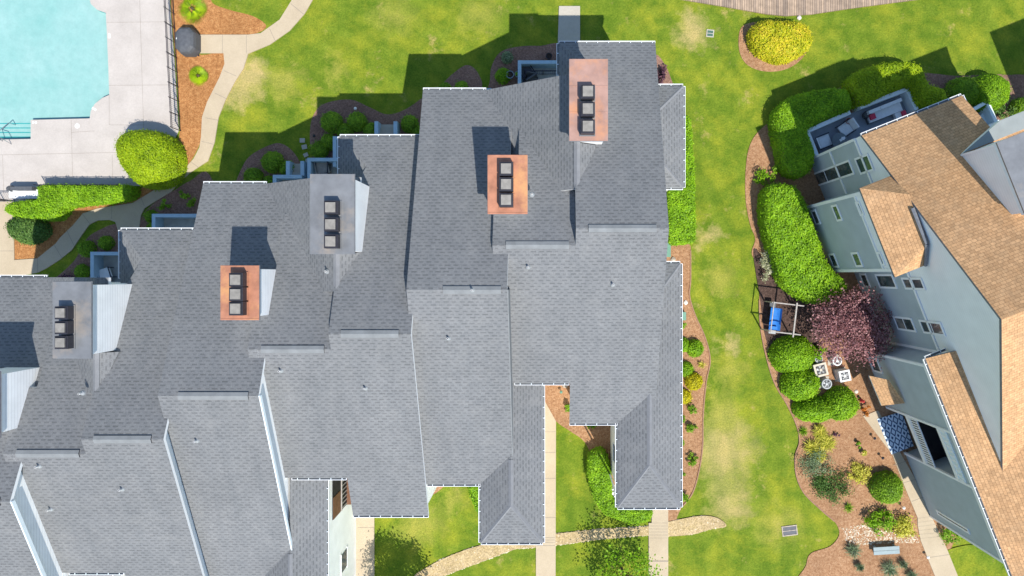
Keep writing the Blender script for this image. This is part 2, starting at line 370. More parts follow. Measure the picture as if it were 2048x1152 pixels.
def smooth_loop(pts, n=5, closed=True):
    out = []; L = len(pts)
    for i in range(L if closed else L-1):
        p0, p1, p2, p3 = [pts[(i+k) % L] if closed else pts[min(max(i+k, 0), L-1)] for k in (-1, 0, 1, 2)]
        for j in range(n):
            t = j/n; q = []
            for a in (0, 1):
                q.append(.5*((2*p1[a])+(-p0[a]+p2[a])*t+(2*p0[a]-5*p1[a]+4*p2[a]-p3[a])*t*t+(-p0[a]+3*p1[a]-3*p2[a]+p3[a])*t**3))
            out.append(tuple(q))
    if not closed: out.append(pts[-1])
    return out
def sheet(name, px, z, mat, smooth=True, thick=0, holes=None, n=5, world=False, label=None):
    pl = px if world else PL(px)
    if smooth: pl = smooth_loop(pl, n)
    m = MB(); loops = [pl]+(holes or [])
    flat = [p for l in loops for p in l]
    for t in tessellate_polygon([[Vector((p[0], p[1], 0)) for p in l] for l in loops]):
        a, b, c = [flat[i] for i in t]
        cr = (b[0]-a[0])*(c[1]-a[1])-(b[1]-a[1])*(c[0]-a[0])
        if cr < 0: a, c = c, a
        m.poly([(a[0], a[1], z), (b[0], b[1], z), (c[0], c[1], z)], mat)
    if thick:
        for l in loops:
            for i in range(len(l)):
                j = (i+1) % len(l); a, b = l[i], l[j]
                m.poly([(a[0], a[1], z-thick), (b[0], b[1], z-thick), (b[0], b[1], z), (a[0], a[1], z)], mat)
    return tag(m.build(name), kind='structure')

# ---------------------------------------------------------------- ground
pool_px = [(-140,-160),(150,-160),(176,-20),(182,8),(195,20),(212,26),(214,60),(217,130),(219,190),(205,196),(190,208),(182,222),(180,237),(62,240),(62,278),(-140,282)]
pool = PL(pool_px)
hole_big = PL([(-200,-220),(230,-220),(230,300),(-200,300)])
G = [(-220,-180),(220,-180),(220,180),(-220,180)]
sheet('lawn', G, 0, 'grass', smooth=False, holes=[hole_big[::-1]], world=True)
sheet('pool_deck', [(-600,-600),(336,-600),(340,0),(350,130),(358,262),(330,320),(300,372),(90,372),(82,392),(28,408),(26,420),(-600,420)], .03, 'pool_concrete', smooth=False, holes=[pool[::-1]], thick=0)
m = MB()
for i in range(len(pool)):
    a, b = pool[i], pool[(i+1) % len(pool)]
    m.poly([(a[0],a[1],.03),(b[0],b[1],.03),(b[0],b[1],-1.2),(a[0],a[1],-1.2)], 'pool_tile')
m.poly([(x,y,-1.2) for x,y in hole_big], 'pool_tile')
tag(m.build('pool_basin'), kind='structure')
sheet('pool_water', pool_px, -.34, 'pool_water', smooth=False)
# beds
BED = [
 ('pine_straw_bed','pine_straw',[(345,-40),(415,-20),(425,6),(460,20),(505,32),(532,50),(520,64),(480,72),(396,71),(396,108),(445,106),(450,130),(442,155),(416,205),(406,235),(403,275),(392,305),(372,333),(330,360),(290,385),(262,400),(240,395),(290,372),(335,325),(360,262),(352,130)]),
 ('pine_straw_bed','pine_straw',[(29,525),(28,470),(60,425),(110,402),(270,380),(330,352),(345,350),(300,385),(265,405),(195,417),(167,428),(146,452),(122,475),(112,488),(80,515),(60,522)]),
 ('mulch_bed','mulch_dark',[(622,300),(620,260),(628,228),(650,207),(700,199),(738,214),(775,229),(812,218),(850,192),(880,172),(905,148),(935,130),(958,150),(960,190),(900,300),(760,330),(660,345),(635,330)]),
 ('mulch_bed','mulch_dark',[(470,372),(482,340),(500,312),(540,290),(565,288),(590,308),(607,345),(605,400),(470,400)]),
 ('mulch_bed','mulch_dark',[(1125,95),(1080,92),(1040,93),(1003,103),(985,128),(980,160),(985,200),(1125,200)]),
 ('mulch_bed','mulch_dark',[(280,470),(285,432),(310,405),(345,383),(380,362),(420,350),(450,480)]),
 ('mulch_bed','mulch_dark',[(85,575),(115,553),(150,520),(172,480),(195,462),(235,448),(262,470),(262,600)]),
 ('mulch_bed','mulch',[(1330,486),(1378,484),(1381,560),(1379,592),(1390,630),(1410,675),(1420,720),(1412,765),(1406,830),(1405,890),(1398,940),(1385,985),(1365,1012),(1330,1022)]),
 ('mulch_bed','mulch',[(1075,765),(1145,755),(1240,800),(1240,1010),(1215,990),(1190,930),(1170,885),(1140,862),(1112,842),(1080,800)]),
 ('mulch_bed','mulch',[(1480,60),(1478,100),(1492,128),(1522,142),(1560,142),(1592,128),(1612,104),(1616,72),(1594,52),(1540,44),(1500,46)]),
 ('mulch_bed','mulch_dark',[(1312,110),(1330,130),(1342,158),(1346,180),(1320,200),(1310,150)]),
 ('mulch_bed','mulch',[(1720,160),(1660,186),(1590,214),(1545,240),(1515,265),(1498,295),(1491,340),(1491,400),(1500,450),(1510,478),(1503,508),(1520,540),(1518,600),(1520,650),(1530,705),(1548,765),(1575,812),(1594,855),(1598,885),(1590,912),(1592,950),(1607,985),(1640,1018),(1668,1042),(1678,1068),(1660,1092),(1622,1106),(1612,1130),(1608,1180),(1860,1180),(1900,1100),(1950,900),(1850,500),(1760,250)]),
 ('mulch_bed','mulch_dark',[(1840,150),(1870,148),(1910,152),(1960,150),(2010,150),(2070,165),(2120,300),(1880,300),(1850,200)]),
 ('mulch_bed','mulch',[(850,965),(892,966),(885,975),(868,988),(852,990)]),
]
for i, (nm, mt, pts) in enumerate(BED): sheet(nm, pts, .006+.0035*i, mt)
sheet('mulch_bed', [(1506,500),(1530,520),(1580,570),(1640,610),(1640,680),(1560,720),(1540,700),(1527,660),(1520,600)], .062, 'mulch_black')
sheet('lawn_patch', [(1960,1180),(1880,1120),(1892,1100),(1960,1090),(2020,1130),(2060,1200)], .068, 'grass')
# footpaths
E1 = [(640,-30),(625,2),(610,28),(580,62),(540,90),(497,108),(488,137),(470,165),(452,200),(438,235),(430,285),(417,322),(385,343),(362,362),(343,384),(310,404),(290,417),(283,431),(277,475)]
E2 = [(240,470),(232,444),(220,440),(197,441),(180,449),(165,470),(145,500),(120,520),(95,536),(77,545),(40,552),(-200,556),(-200,400),(28,404),(30,520),(76,517),(113,487),(123,474),(147,451),(167,427),(197,417),(267,406),(300,386),(330,368),(370,338),(388,318),(400,295),(403,275),(405,235),(415,205),(440,155),(450,128),(448,107),(396,107),(396,70),(497,70),(522,67),(560,40),(583,3),(595,-30)]
sheet('footpath', E1+E2, .078, 'path_concrete', smooth=False, thick=.08)
J = MB()
def joint(a, b, z, w=.012):
    A, B = P(*a), P(*b); d = (B-A).normalized(); n = Vector((-d.y, d.x, 0))*w
    J.poly([(A-n)+Vector((0,0,z)), (B-n)+Vector((0,0,z)), (B+n)+Vector((0,0,z)), (A+n)+Vector((0,0,z))], 'joint')
for a, b in [((582,8),(609,30)),((540,58),(552,84)),((446,71),(446,107)),((494,71),(494,107)),((449,142),(474,153)),((431,187),(454,198)),((412,236),(437,241)),((404,283),(428,289)),((384,325),(398,335)),((283,395),(290,412)),((225,413),(225,438)),((167,429),(183,450)),((135,460),(150,492)),((110,490),(125,515)),((0,502),(29,502)),((77,517),(77,545))]:
    joint(a, b, .083)
for a, b in [((280,0),(288,262)),((214,45),(332,44)),((218,171),(338,170)),((143,240),(146,356)),((0,310),(230,305)),((6,310),(8,388)),((143,265),(190,262)),((219,190),(219,250)),((219,250),(290,250)),((225,310),(226,360)),((-60,310),(0,310))]:
    joint(a, b, .034, .009)
sheet('walkway', [(1118,13),(1160,13),(1160,130),(1114,130)], .09, 'walk_concrete', smooth=False, thick=.09)
sheet('walkway', [(1083,790),(1112,842),(1111,1200),(1072,1200),(1072,1070),(1083,1070)], .09, 'path_concrete', smooth=False, thick=.09)
sheet('walkway', [(1303,1000),(1336,1000),(1336,1200),(1297,1200),(1297,1045),(1303,1045)], .094, 'path_concrete', smooth=False, thick=.09)
sheet('walkway', [(690,1010),(749,1010),(749,1200),(640,1200)], .09, 'path_concrete', smooth=False, thick=.09)
sheet('walkway', [(1725,832),(1755,820),(1802,910),(1828,955),(1861,1031),(1893,1098),(1922,1170),(1876,1170),(1840,1080),(1834,1050),(1834,1035),(1806,968),(1783,908)], .09, 'path_concrete', smooth=False, thick=.09)
for a, b in [((1086,863),(1111,863)),((1086,904),(1111,904)),((1086,956),(1111,956)),((1086,1034),(1111,1034)),((1073,1090),(1110,1090)),((716,1054),(749,1054)),((700,1119),(749,1119)),((1786,930),(1812,921)),((1805,965),(1830,958)),((1822,1002),(1846,993)),((1850,1115),(1897,1108))]:
    joint(a, b, .095)
for k in range(6): joint((1298,1045+k*6), (1335,1045+k*6), .1, .006); joint((1832+k*1.5,1036+k*8), (1862+k*3.6,1032+k*8), .096, .005)
for k in range(3): joint((1073,1074+k*5), (1110,1074+k*5), .1, .006)
joint((1297,1121),(1336,1121),.1,.03)
tag(J.build('pavement_joints'), kind='structure')
sheet('boardwalk', [(1340,-60),(1350,-2),(1440,13),(1530,29),(1570,33),(1620,30),(1700,18),(1790,6),(1860,-3),(1880,-60)], .12, 'planks', smooth=False, thick=.12)

# river stones in the drainage strip, and loose stones by the right bed
def stones(poly_px, count, r0, r1, seedn, name, label):
    pl = PL(poly_px); xs = [p[0] for p in pl]; ys = [p[1] for p in pl]; r = random.Random(seedn)
    def inside(x, y):
        c = False; j = len(pl)-1
        for i in range(len(pl)):
            if (pl[i][1] > y) != (pl[j][1] > y) and x < (pl[j][0]-pl[i][0])*(y-pl[i][1])/(pl[j][1]-pl[i][1])+pl[i][0]: c = not c
            j = i
        return c
    V = []; Fc = []; T = []; k = 0
    oct_v = np.array([(1,0,0),(.5,.87,0),(-.5,.87,0),(-1,0,0),(-.5,-.87,0),(.5,-.87,0),(.45,.3,.75),(-.45,.3,.75),(0,-.5,.75)])
    oct_f = [(0,1,6),(1,2,6),(2,7,6),(2,3,7),(3,4,7),(4,8,7),(4,5,8),(5,0,8),(0,6,8),(6,7,8)]
    while k < count:
        x, y = r.uniform(min(xs), max(xs)), r.uniform(min(ys), max(ys))
        if not inside(x, y): continue
        s = r.uniform(r0, r1); a = r.uniform(0, 6.28); e = r.uniform(.6, 1)
        q = oct_v*np.array([s, s*e, s*.7]); q = np.stack([q[:,0]*math.cos(a)-q[:,1]*math.sin(a)+x, q[:,0]*math.sin(a)+q[:,1]*math.cos(a)+y, q[:,2]+.02], 1)
        b = len(V)*1; V.extend(q.tolist()); t = r.random()
        for f in oct_f: Fc.append(tuple(i+b for i in f)); T.append(t)
        k += 1
    me = bpy.data.meshes.new(name); me.from_pydata(V, [], Fc); me.materials.append(MATS['pebble'])
    at = me.attributes.new('tone', 'FLOAT', 'FACE'); at.data.foreach_set('value', T)
    o = bpy.data.objects.new(name, me); S.collection.objects.link(o); return tag(o, label, 'stones', kind='stuff')
leafmat('pebble', [(.38, .27, .16), (.58, .47, .33), (.70, .62, .50)], 0)
strip = [(1452,1052),(1436,1036),(1400,1031),(1336,1043),(1297,1052),(1200,1058),(1111,1067),(1072,1075),(1000,1082),(940,1096),(880,1120),(830,1150),(840,1165),(890,1150),(960,1124),(1030,1098),(1072,1094),(1111,1090),(1200,1078),(1297,1070),(1336,1072),(1385,1068),(1420,1058)]
sheet('gravel_strip', strip, .072, 'soil_bare')
stones(strip, 6500, .035, .10, 3, 'river_stones', 'tan river stones filling the drainage strip across the lawn')
stones([(1682,1055),(1720,1048),(1760,1060),(1830,1070),(1840,1085),(1780,1085),(1720,1090),(1690,1080)], 700, .04, .1, 4, 'river_stones', 'pale river stones in the bed above the slate bench')

# ---------------------------------------------------------------- foliage
def leaves_mesh(name, pts, nrm, size, mat, tone, parent=None, core=None, loc=(0,0,0), aspect=.6, jit=.45):
    n = len(pts); pts = np.asarray(pts)-np.array(loc); nrm = np.asarray(nrm)
    nrm = nrm+rng.normal(0, jit, (n, 3)); nrm /= np.linalg.norm(nrm, axis=1, keepdims=True)+1e-9
    rd = rng.normal(0, 1, (n, 3)); u = np.cross(nrm, rd); u /= np.linalg.norm(u, axis=1, keepdims=True)+1e-9; v = np.cross(nrm, u)
    s = size*rng.uniform(.6, 1.25, (n, 1))
    a = pts-u*s; b = pts+v*s*aspect; c = pts+u*s; d = pts-v*s*aspect
    V = np.stack([a, b, c, d], 1).reshape(-1, 3)
    cv = np.zeros((0, 3)); cf = []
    if core is not None: cv = np.asarray(core[0])-np.array(loc); cf = core[1]
    nv = len(V)+len(cv); me = bpy.data.meshes.new(name)
    faces = np.arange(4*n).reshape(n, 4)
    allf = [tuple(f) for f in faces.tolist()]+[tuple(i+4*n for i in f) for f in cf]
    me.from_pydata(np.concatenate([V, cv]).tolist(), [], allf)
    me.materials.append(MATS[mat])
    at = me.attributes.new('tone', 'FLOAT', 'FACE')
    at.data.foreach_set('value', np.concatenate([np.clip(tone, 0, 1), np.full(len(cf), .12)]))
    o = bpy.data.objects.new(name, me); S.collection.objects.link(o)
    if parent is not None: o.parent = parent
    else: o.location = loc
    return o
def inpoly(pl, x, y):
    c = np.zeros(len(x), bool); j = len(pl)-1
    for i in range(len(pl)):
        (xi, yi), (xj, yj) = pl[i], pl[j]
        with np.errstate(divide='ignore', invalid='ignore'):
            c ^= ((yi > y) != (yj > y)) & (x < (xj-xi)*(y-yi)/((yj-yi) or 1e-9)+xi)
        j = i
    return c
def edist(pl, x, y):
    d = np.full(len(x), 1e9)
    for i in range(len(pl)):
        a = np.array(pl[i]); b = np.array(pl[(i+1) % len(pl)]); ab = b-a; L = ab@ab+1e-9
        t = np.clip(((x-a[0])*ab[0]+(y-a[1])*ab[1])/L, 0, 1)
        d = np.minimum(d, np.hypot(x-a[0]-t*ab[0], y-a[1]-t*ab[1]))
    return d
def clipped(name, px, h, r, mat, label, cat='hedge', group=None, size=.055, dens=420, smooth=True, rough=.05, zr=.6):
    """clipped hedge or shrub: footprint polygon in photo pixels, top height h, edge rounding r"""
    pl = PL(px, h*zr)
    if smooth: pl = smooth_loop(pl, 6)
    xs = [p[0] for p in pl]; ys = [p[1] for p in pl]; x0, x1, y0, y1 = min(xs), max(xs), min(ys), max(ys)
    A = (x1-x0)*(y1-y0)
    def top(d): dd = np.clip(d, 0, r); return h-r+np.sqrt(np.maximum(r*r-(r-dd)**2, 0))*1.0 if r <= h else h*np.sqrt(np.maximum(1-((r-dd)/r)**2, 0))
    n = int(A*dens*1.5); x = rng.uniform(x0, x1, n); y = rng.uniform(y0, y1, n); k = inpoly(pl, x, y); x, y = x[k], y[k]
    d = edist(pl, x, y); z = top(d); e = .05
    gx = (edist(pl, x+e, y)-edist(pl, x-e, y))/(2*e); gy = (edist(pl, x, y+e)-edist(pl, x, y-e))/(2*e)
    sl = np.clip((r-np.clip(d, 0, r))/np.sqrt(np.maximum(r*r-(r-np.clip(d, 0, r))**2, 1e-3)), 0, 3)
    lump = .5*np.sin(x*3.1+y*1.7)+.5*np.sin(y*4.3-x*2.2)+.5*np.sin(x*7.7)*np.sin(y*6.9)
    z = z+lump*rough+rng.normal(0, .03, len(x))
    nr = np.stack([-gx*sl, -gy*sl, np.ones(len(x))], 1); nr /= np.linalg.norm(nr, axis=1, keepdims=True)
    pts = np.stack([x, y, z], 1)
    m2 = int(n*1.6); x = rng.uniform(x0, x1, m2); y = rng.uniform(y0, y1, m2); k = inpoly(pl, x, y); x, y = x[k], y[k]; d = edist(pl, x, y); k = d < r*.3; x, y, d = x[k], y[k], d[k]
    if len(x):
        g2 = np.stack([-(edist(pl, x+e, y)-edist(pl, x-e, y))/(2*e)*1.5, -(edist(pl, x, y+e)-edist(pl, x, y-e))/(2*e)*1.5, np.ones(len(x))*.6], 1)
        pts = np.concatenate([pts, np.stack([x, y, top(d)*rng.uniform(.55, 1.0, len(x))+.02], 1)]); nr = np.concatenate([nr, g2/np.linalg.norm(g2, axis=1, keepdims=True)])
    # sides
    per = [(pl[i], pl[(i+1) % len(pl)]) for i in range(len(pl))]; sp = []; sn = []
    hs = max(h-r, .15) if r <= h else .2
    for (a, b) in per:
        L = math.hypot(b[0]-a[0], b[1]-a[1]); m_ = int(L*hs*dens*.7)+1
        t = rng.uniform(0, 1, m_); zz = rng.uniform(.03, hs, m_)
        nx, ny = (b[1]-a[1])/(L+1e-9), -(b[0]-a[0])/(L+1e-9)
        area = sum(p[0]*q[1]-q[0]*p[1] for p, q in per)
        if area < 0: nx, ny = -nx, -ny
        sp.append(np.stack([a[0]+t*(b[0]-a[0]), a[1]+t*(b[1]-a[1]), zz], 1)+rng.normal(0, .02, (m_, 3))); sn.append(np.tile([nx, ny, .3], (m_, 1)))
    pts = np.concatenate([pts]+sp); nr = np.concatenate([nr]+sn); nr = nr+np.array([0, 0, .35])
    ph = rng.uniform(0, 6, 3); cl_ = np.sin(pts[:,0]*2.3+ph[0])*np.sin(pts[:,1]*2.9+ph[1])+.6*np.sin(pts[:,0]*6.1+ph[2])*np.sin(pts[:,1]*5.3)
    tone = np.clip(rng.beta(2.2, 2.2, len(pts))+.16*cl_, 0, 1)
    out_ = rng.random(len(pts)) < .07; pts[out_] += nr[out_]*rng.uniform(.03, .14, (out_.sum(), 1))
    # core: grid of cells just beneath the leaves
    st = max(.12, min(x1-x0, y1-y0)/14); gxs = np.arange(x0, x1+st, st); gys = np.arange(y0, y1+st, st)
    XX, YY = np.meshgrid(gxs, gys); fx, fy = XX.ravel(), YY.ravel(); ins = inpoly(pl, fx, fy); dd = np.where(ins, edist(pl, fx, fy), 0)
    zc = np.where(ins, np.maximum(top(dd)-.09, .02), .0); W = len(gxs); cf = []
    for j in range(len(gys)-1):
        for i in range(W-1):
            q = (j*W+i, j*W+i+1, (j+1)*W+i+1, (j+1)*W+i)
            if ins[list(q)].all(): cf.append(q)
    c = (sum(xs)/len(xs), sum(ys)/len(ys), 0)
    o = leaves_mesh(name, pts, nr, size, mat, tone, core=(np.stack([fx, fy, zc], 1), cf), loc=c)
    return tag(o, label, cat, group)
def circ(px, py, rx, ry=None, n=14, wob=.04, rot=0, seed=0):
    ry = ry or rx; r = random.Random(int(px*7+py+seed)); out = []
    for i in range(n):
        a = 2*math.pi*i/n; k = 1+r.uniform(-wob, wob); x, y = rx*k*math.cos(a), ry*k*math.sin(a)
        out.append((px+x*math.cos(rot)-y*math.sin(rot), py+x*math.sin(rot)+y*math.cos(rot)))
    return out
def ball(px, py, rpx, mat, label, group=None, h=None, cat='shrub', size=.05, rough=.02, rot=0, ry=None, dens=460, name='round_shrub'):
    R = rpx/30.; h = h or R*1.35
    return clipped(name, circ(px, py, rpx, ry, rot=rot), h, min(R*.96, h*.98), mat, label, cat, group, size, dens, True, rough)
def loose(name, px, py, rpx, h, mat, label, cat='plant', group=None, n=700, size=.07, ry=None, twigs=12, z0=.1, flat=.5):
    base = P(px, py, h*.5); base.z = 0; R = rpx/30.; Ry = (ry or rpx)/30.
    root = thing(name, base, label, cat, group)
    cl = rng.normal(0, .5, (max(5, n//45), 3)); cl /= np.maximum(np.linalg.norm(cl, axis=1, keepdims=True), 1)
    ci = rng.integers(0, len(cl), n); p = cl[ci]*np.array([R*.8, Ry*.8, h*.4])+rng.normal(0, .13, (n, 3))*np.array([R, Ry, h*.7])
    p[:, 2] += h*.55; p[:, 2] = np.maximum(p[:, 2], .04)
    nr = p*np.array([.6, .6, .2])+np.array([0, 0, .6])
    leaves_mesh('foliage', p, nr, size, mat, np.clip(rng.beta(2, 2, n)*.7+.3*rng.random(len(cl))[ci], 0, 1), parent=root)
    m = Part()
    for k in range(twigs):
        q = cl[k % len(cl)]*np.array([R*.8, Ry*.8, h*.4]); m.bar((0, 0, 0), (q[0], q[1], q[2]+h*.5), .012, 'bark', 4, .005)
    m.build('stem', root); return root
def tuft(name, px, py, rpx, mat, label, cat='plant', group=None, n=60, h=.5, width=.025):
    base = P(px, py, 0); R = rpx/30.; V = []; Fc = []; T = []
    for k in range(n):
        a = random.uniform(0, 6.283); L = R*random.uniform(.5, 1.1); hh = h*random.uniform(.5, 1.1); t = random.random()
        d = np.array([math.cos(a), math.sin(a)]); s = np.array([-d[1], d[0]])*width; b0 = rng.normal(0, R*.12, 2); prev = None
        for q in range(4):
            f = q/3; r_ = L*f; z = hh*math.sin(f*2.3)*1.0+.02; w_ = (1-f*.85)
            A = (*(b0+d*r_-s*w_), z); B = (*(b0+d*r_+s*w_), z); V += [A, B]
            if q: i = len(V); Fc.append((i-4, i-3, i-1, i-2)); T.append(t)
    me = bpy.data.meshes.new(name); me.from_pydata(V, [], Fc); me.materials.append(MATS[mat])
    at = me.attributes.new('tone', 'FLOAT', 'FACE'); at.data.foreach_set('value', T)
    o = bpy.data.objects.new(name, me); S.collection.objects.link(o); o.location = base; return tag(o, label, cat, group)
def tree(name, px, py, trunk_h, rc, hc, mat, label, n=6000, size=.09, group=None, zc=None, clusters=70, trunk_r=.09):
    base = P(px, py, 0); root = thing(name, base, label, 'tree', group); zc = zc or trunk_h+hc*.4
    m = Part(); m.bar((0,0,0), (0.05,0,trunk_h), trunk_r, 'bark', 8, trunk_r*.7)
    cl = []
    for k in range(clusters):
        a = random.uniform(0, 6.283); e = math.sqrt(random.random()); r_ = rc*e
        z = zc+hc*.5*math.sqrt(max(0, 1-e*e))*random.uniform(-.5, 1); cl.append((r_*math.cos(a), r_*math.sin(a), z))
        if k < 22: 
            st = trunk_h*random.uniform(.55, 1); q = cl[-1]; mid_ = (q[0]*.45, q[1]*.45, st+(q[2]-st)*.6)
            m.bar((0, 0, st), mid_, trunk_r*.35, 'bark', 5, trunk_r*.22); m.bar(mid_, q, trunk_r*.22, 'bark', 4, trunk_r*.08)
    m.build('trunk', root)
    cl = np.array(cl); ci = rng.integers(0, len(cl), n); sc = rc*.17
    p = cl[ci]+rng.normal(0, 1, (n, 3))*np.array([sc, sc, sc*.6])
    ct = rng.random(len(cl))
    leaves_mesh('crown', p, np.tile([0, 0, .7], (n, 1))+p*np.array([.2, .2, 0]), size, mat, np.clip(.6*rng.beta(2, 2, n)+.4*ct[ci], 0, 1), parent=root, jit=.5)
    return root
#BUILDINGS
#GREY
def gutter(a, b, root, z, side, ticks=True, name='gutter'):
    """open white trough from a to b (plan points), side = +1/-1 which side is the outer one"""
    a, b = Vector((a[0], a[1], 0)), Vector((b[0], b[1], 0)); d = (b-a).normalized(); n = Vector((-d.y, d.x, 0))*side
    L = (b-a).length; m = Part(); Z = Vector((0, 0, 1))
    def q(o0, o1, z0, z1, mat, aa=a, bb=b): m.prism([tuple((aa+n*o0)[:2]), tuple((bb+n*o0)[:2]), tuple((bb+n*o1)[:2]), tuple((aa+n*o1)[:2])], z1, z0, mat, mat)
    q(.02, .11, z-.12, z-.09, 'vent_cap'); q(.11, .135, z-.12, z+.0, 'white_trim'); q(-.005, .02, z-.12, z-.005, 'vent_cap')
    k = .3
    while k < L-.1:
        aa = a+d*k; q(.02, .11, z-.03, z-.012, 'blue_trim', aa, aa+d*.035); k += .61
    for e in (a, b-d*.02): q(.02, .11, z-.09, z-.004, 'white_trim', e, e+d*.02)
    return m.under(name, root)
def ridge_vent(x0, x1, y, z, root, mf, mb):
    m = Part(); w_ = .2; t = .07
    m.prism([(x0, y-w_), (x1, y-w_), (x1, y), (x0, y)], lambda X, Y: z+t+(Y-y)*mb, lambda X, Y: z-.05+(Y-y)*mb, 'vent_cap', 'flue_dark')
    m.prism([(x0, y), (x1, y), (x1, y+w_*.9), (x0, y+w_*.9)], lambda X, Y: z+t-(Y-y)*mf, lambda X, Y: z-.05-(Y-y)*mf, 'vent_cap', 'flue_dark')
    return m.under('ridge_vent', root)
def ridge_caps(p, q, root, w_=.13, name='ridge_cap'):
    p, q = Vector(p), Vector(q); d = (q-p).normalized(); s = Vector((-d.y, d.x, 0)).normalized(); m = Part(); L = (q-p).length
    a = p; m.poly([p-s*w_+Vector((0,0,-w_*.35)), q-s*w_+Vector((0,0,-w_*.35)), q+Vector((0,0,.035)), p+Vector((0,0,.035))], 'ridge_cap')
    m.poly([p+Vector((0,0,.035)), q+Vector((0,0,.035)), q+s*w_+Vector((0,0,-w_*.35)), p+s*w_+Vector((0,0,-w_*.35))], 'ridge_cap')
    return m.under(name, root)
def pipe(px, py, root, zf, h=.35):
    z = 9.0
    for _ in range(8): p = P(px, py, z); z = zf(p.x, p.y)
    p = P(px, py, z); m = Part(); m.bar((p.x, p.y, z-.1), (p.x, p.y, z+h), .05, 'white_plastic', 8)
    m.lathe((p.x, p.y, z), [(.14, -.03), (.11, .05), (.06, .1)], 'grey_metal', 10); m.poly([(p.x+.035*math.cos(a), p.y+.035*math.sin(a), z+h+.003) for a in [k*.785 for k in range(8)]], 'flue_dark')
    return m.under('vent_pipe', root)
def chimney(x0, x1, y0, y1, zc, root, cap, fl, fs=.72, lidded=True, zb=6.5, fx=None, label=None):
    m = Part(); o = .17
    m.box(x0+o, x1-o, y0+o, y1-o, zb, zc-.22, 'white_batten'); m.box(x0+.12, x1-.12, y0+.12, y1-.12, zc-.22, zc-.08, 'white_trim')
    ch = m.under('chimney', root)
    if label: ch['label'] = label
    m = Part(); m.prism([(x0, y0), (x1, y0), (x1, y1), (x0, y1)], zc, zc-.08, cap, cap)
    for yy in fl[1]: m.box(x0, x1, yy-.02, yy+.02, zc, zc+.018, cap)
    m.box(x0-.012, x1+.012, y0-.012, y1+.012, zc-.12, zc-.03, 'dark_gutter')
    m.under('chimney_cap', ch)
    for cx, cy in fl[0]:
        hh = .5; m = Part(); m.box(cx-fs/2-.05, cx+fs/2+.05, cy-fs/2-.05, cy+fs/2+.05, zc, zc+.06, 'zinc' if cap != 'copper' else cap)
        m.box(cx-fs/2, cx+fs/2, cy-fs/2, cy+fs/2, zc+.06, zc+hh, 'flue_dark')
        m.box(cx-fs/2+.05, cx+fs/2-.05, cy-fs/2+.05, cy+fs/2-.05, zc+hh, zc+hh+.04, 'flue_dark')
        m.box(cx-fs/2+.09, cx+fs/2-.09, cy-fs/2+.09, cy+fs/2-.09, zc+hh+.04, zc+hh+.1, 'flue_metal')
        m.under('flue', ch)
    return ch
def off(f, d): return lambda x, y: f(x, y)-d
T_ = .2
def slab(m, plan, f, mat='grey_shingle'): m.prism(plan, f, off(f, T_), mat, 'white_trim', 'white_trim')
def rect(x0, x1, y0, y1): return [(x0, y0), (x1, y0), (x1, y1), (x0, y1)]

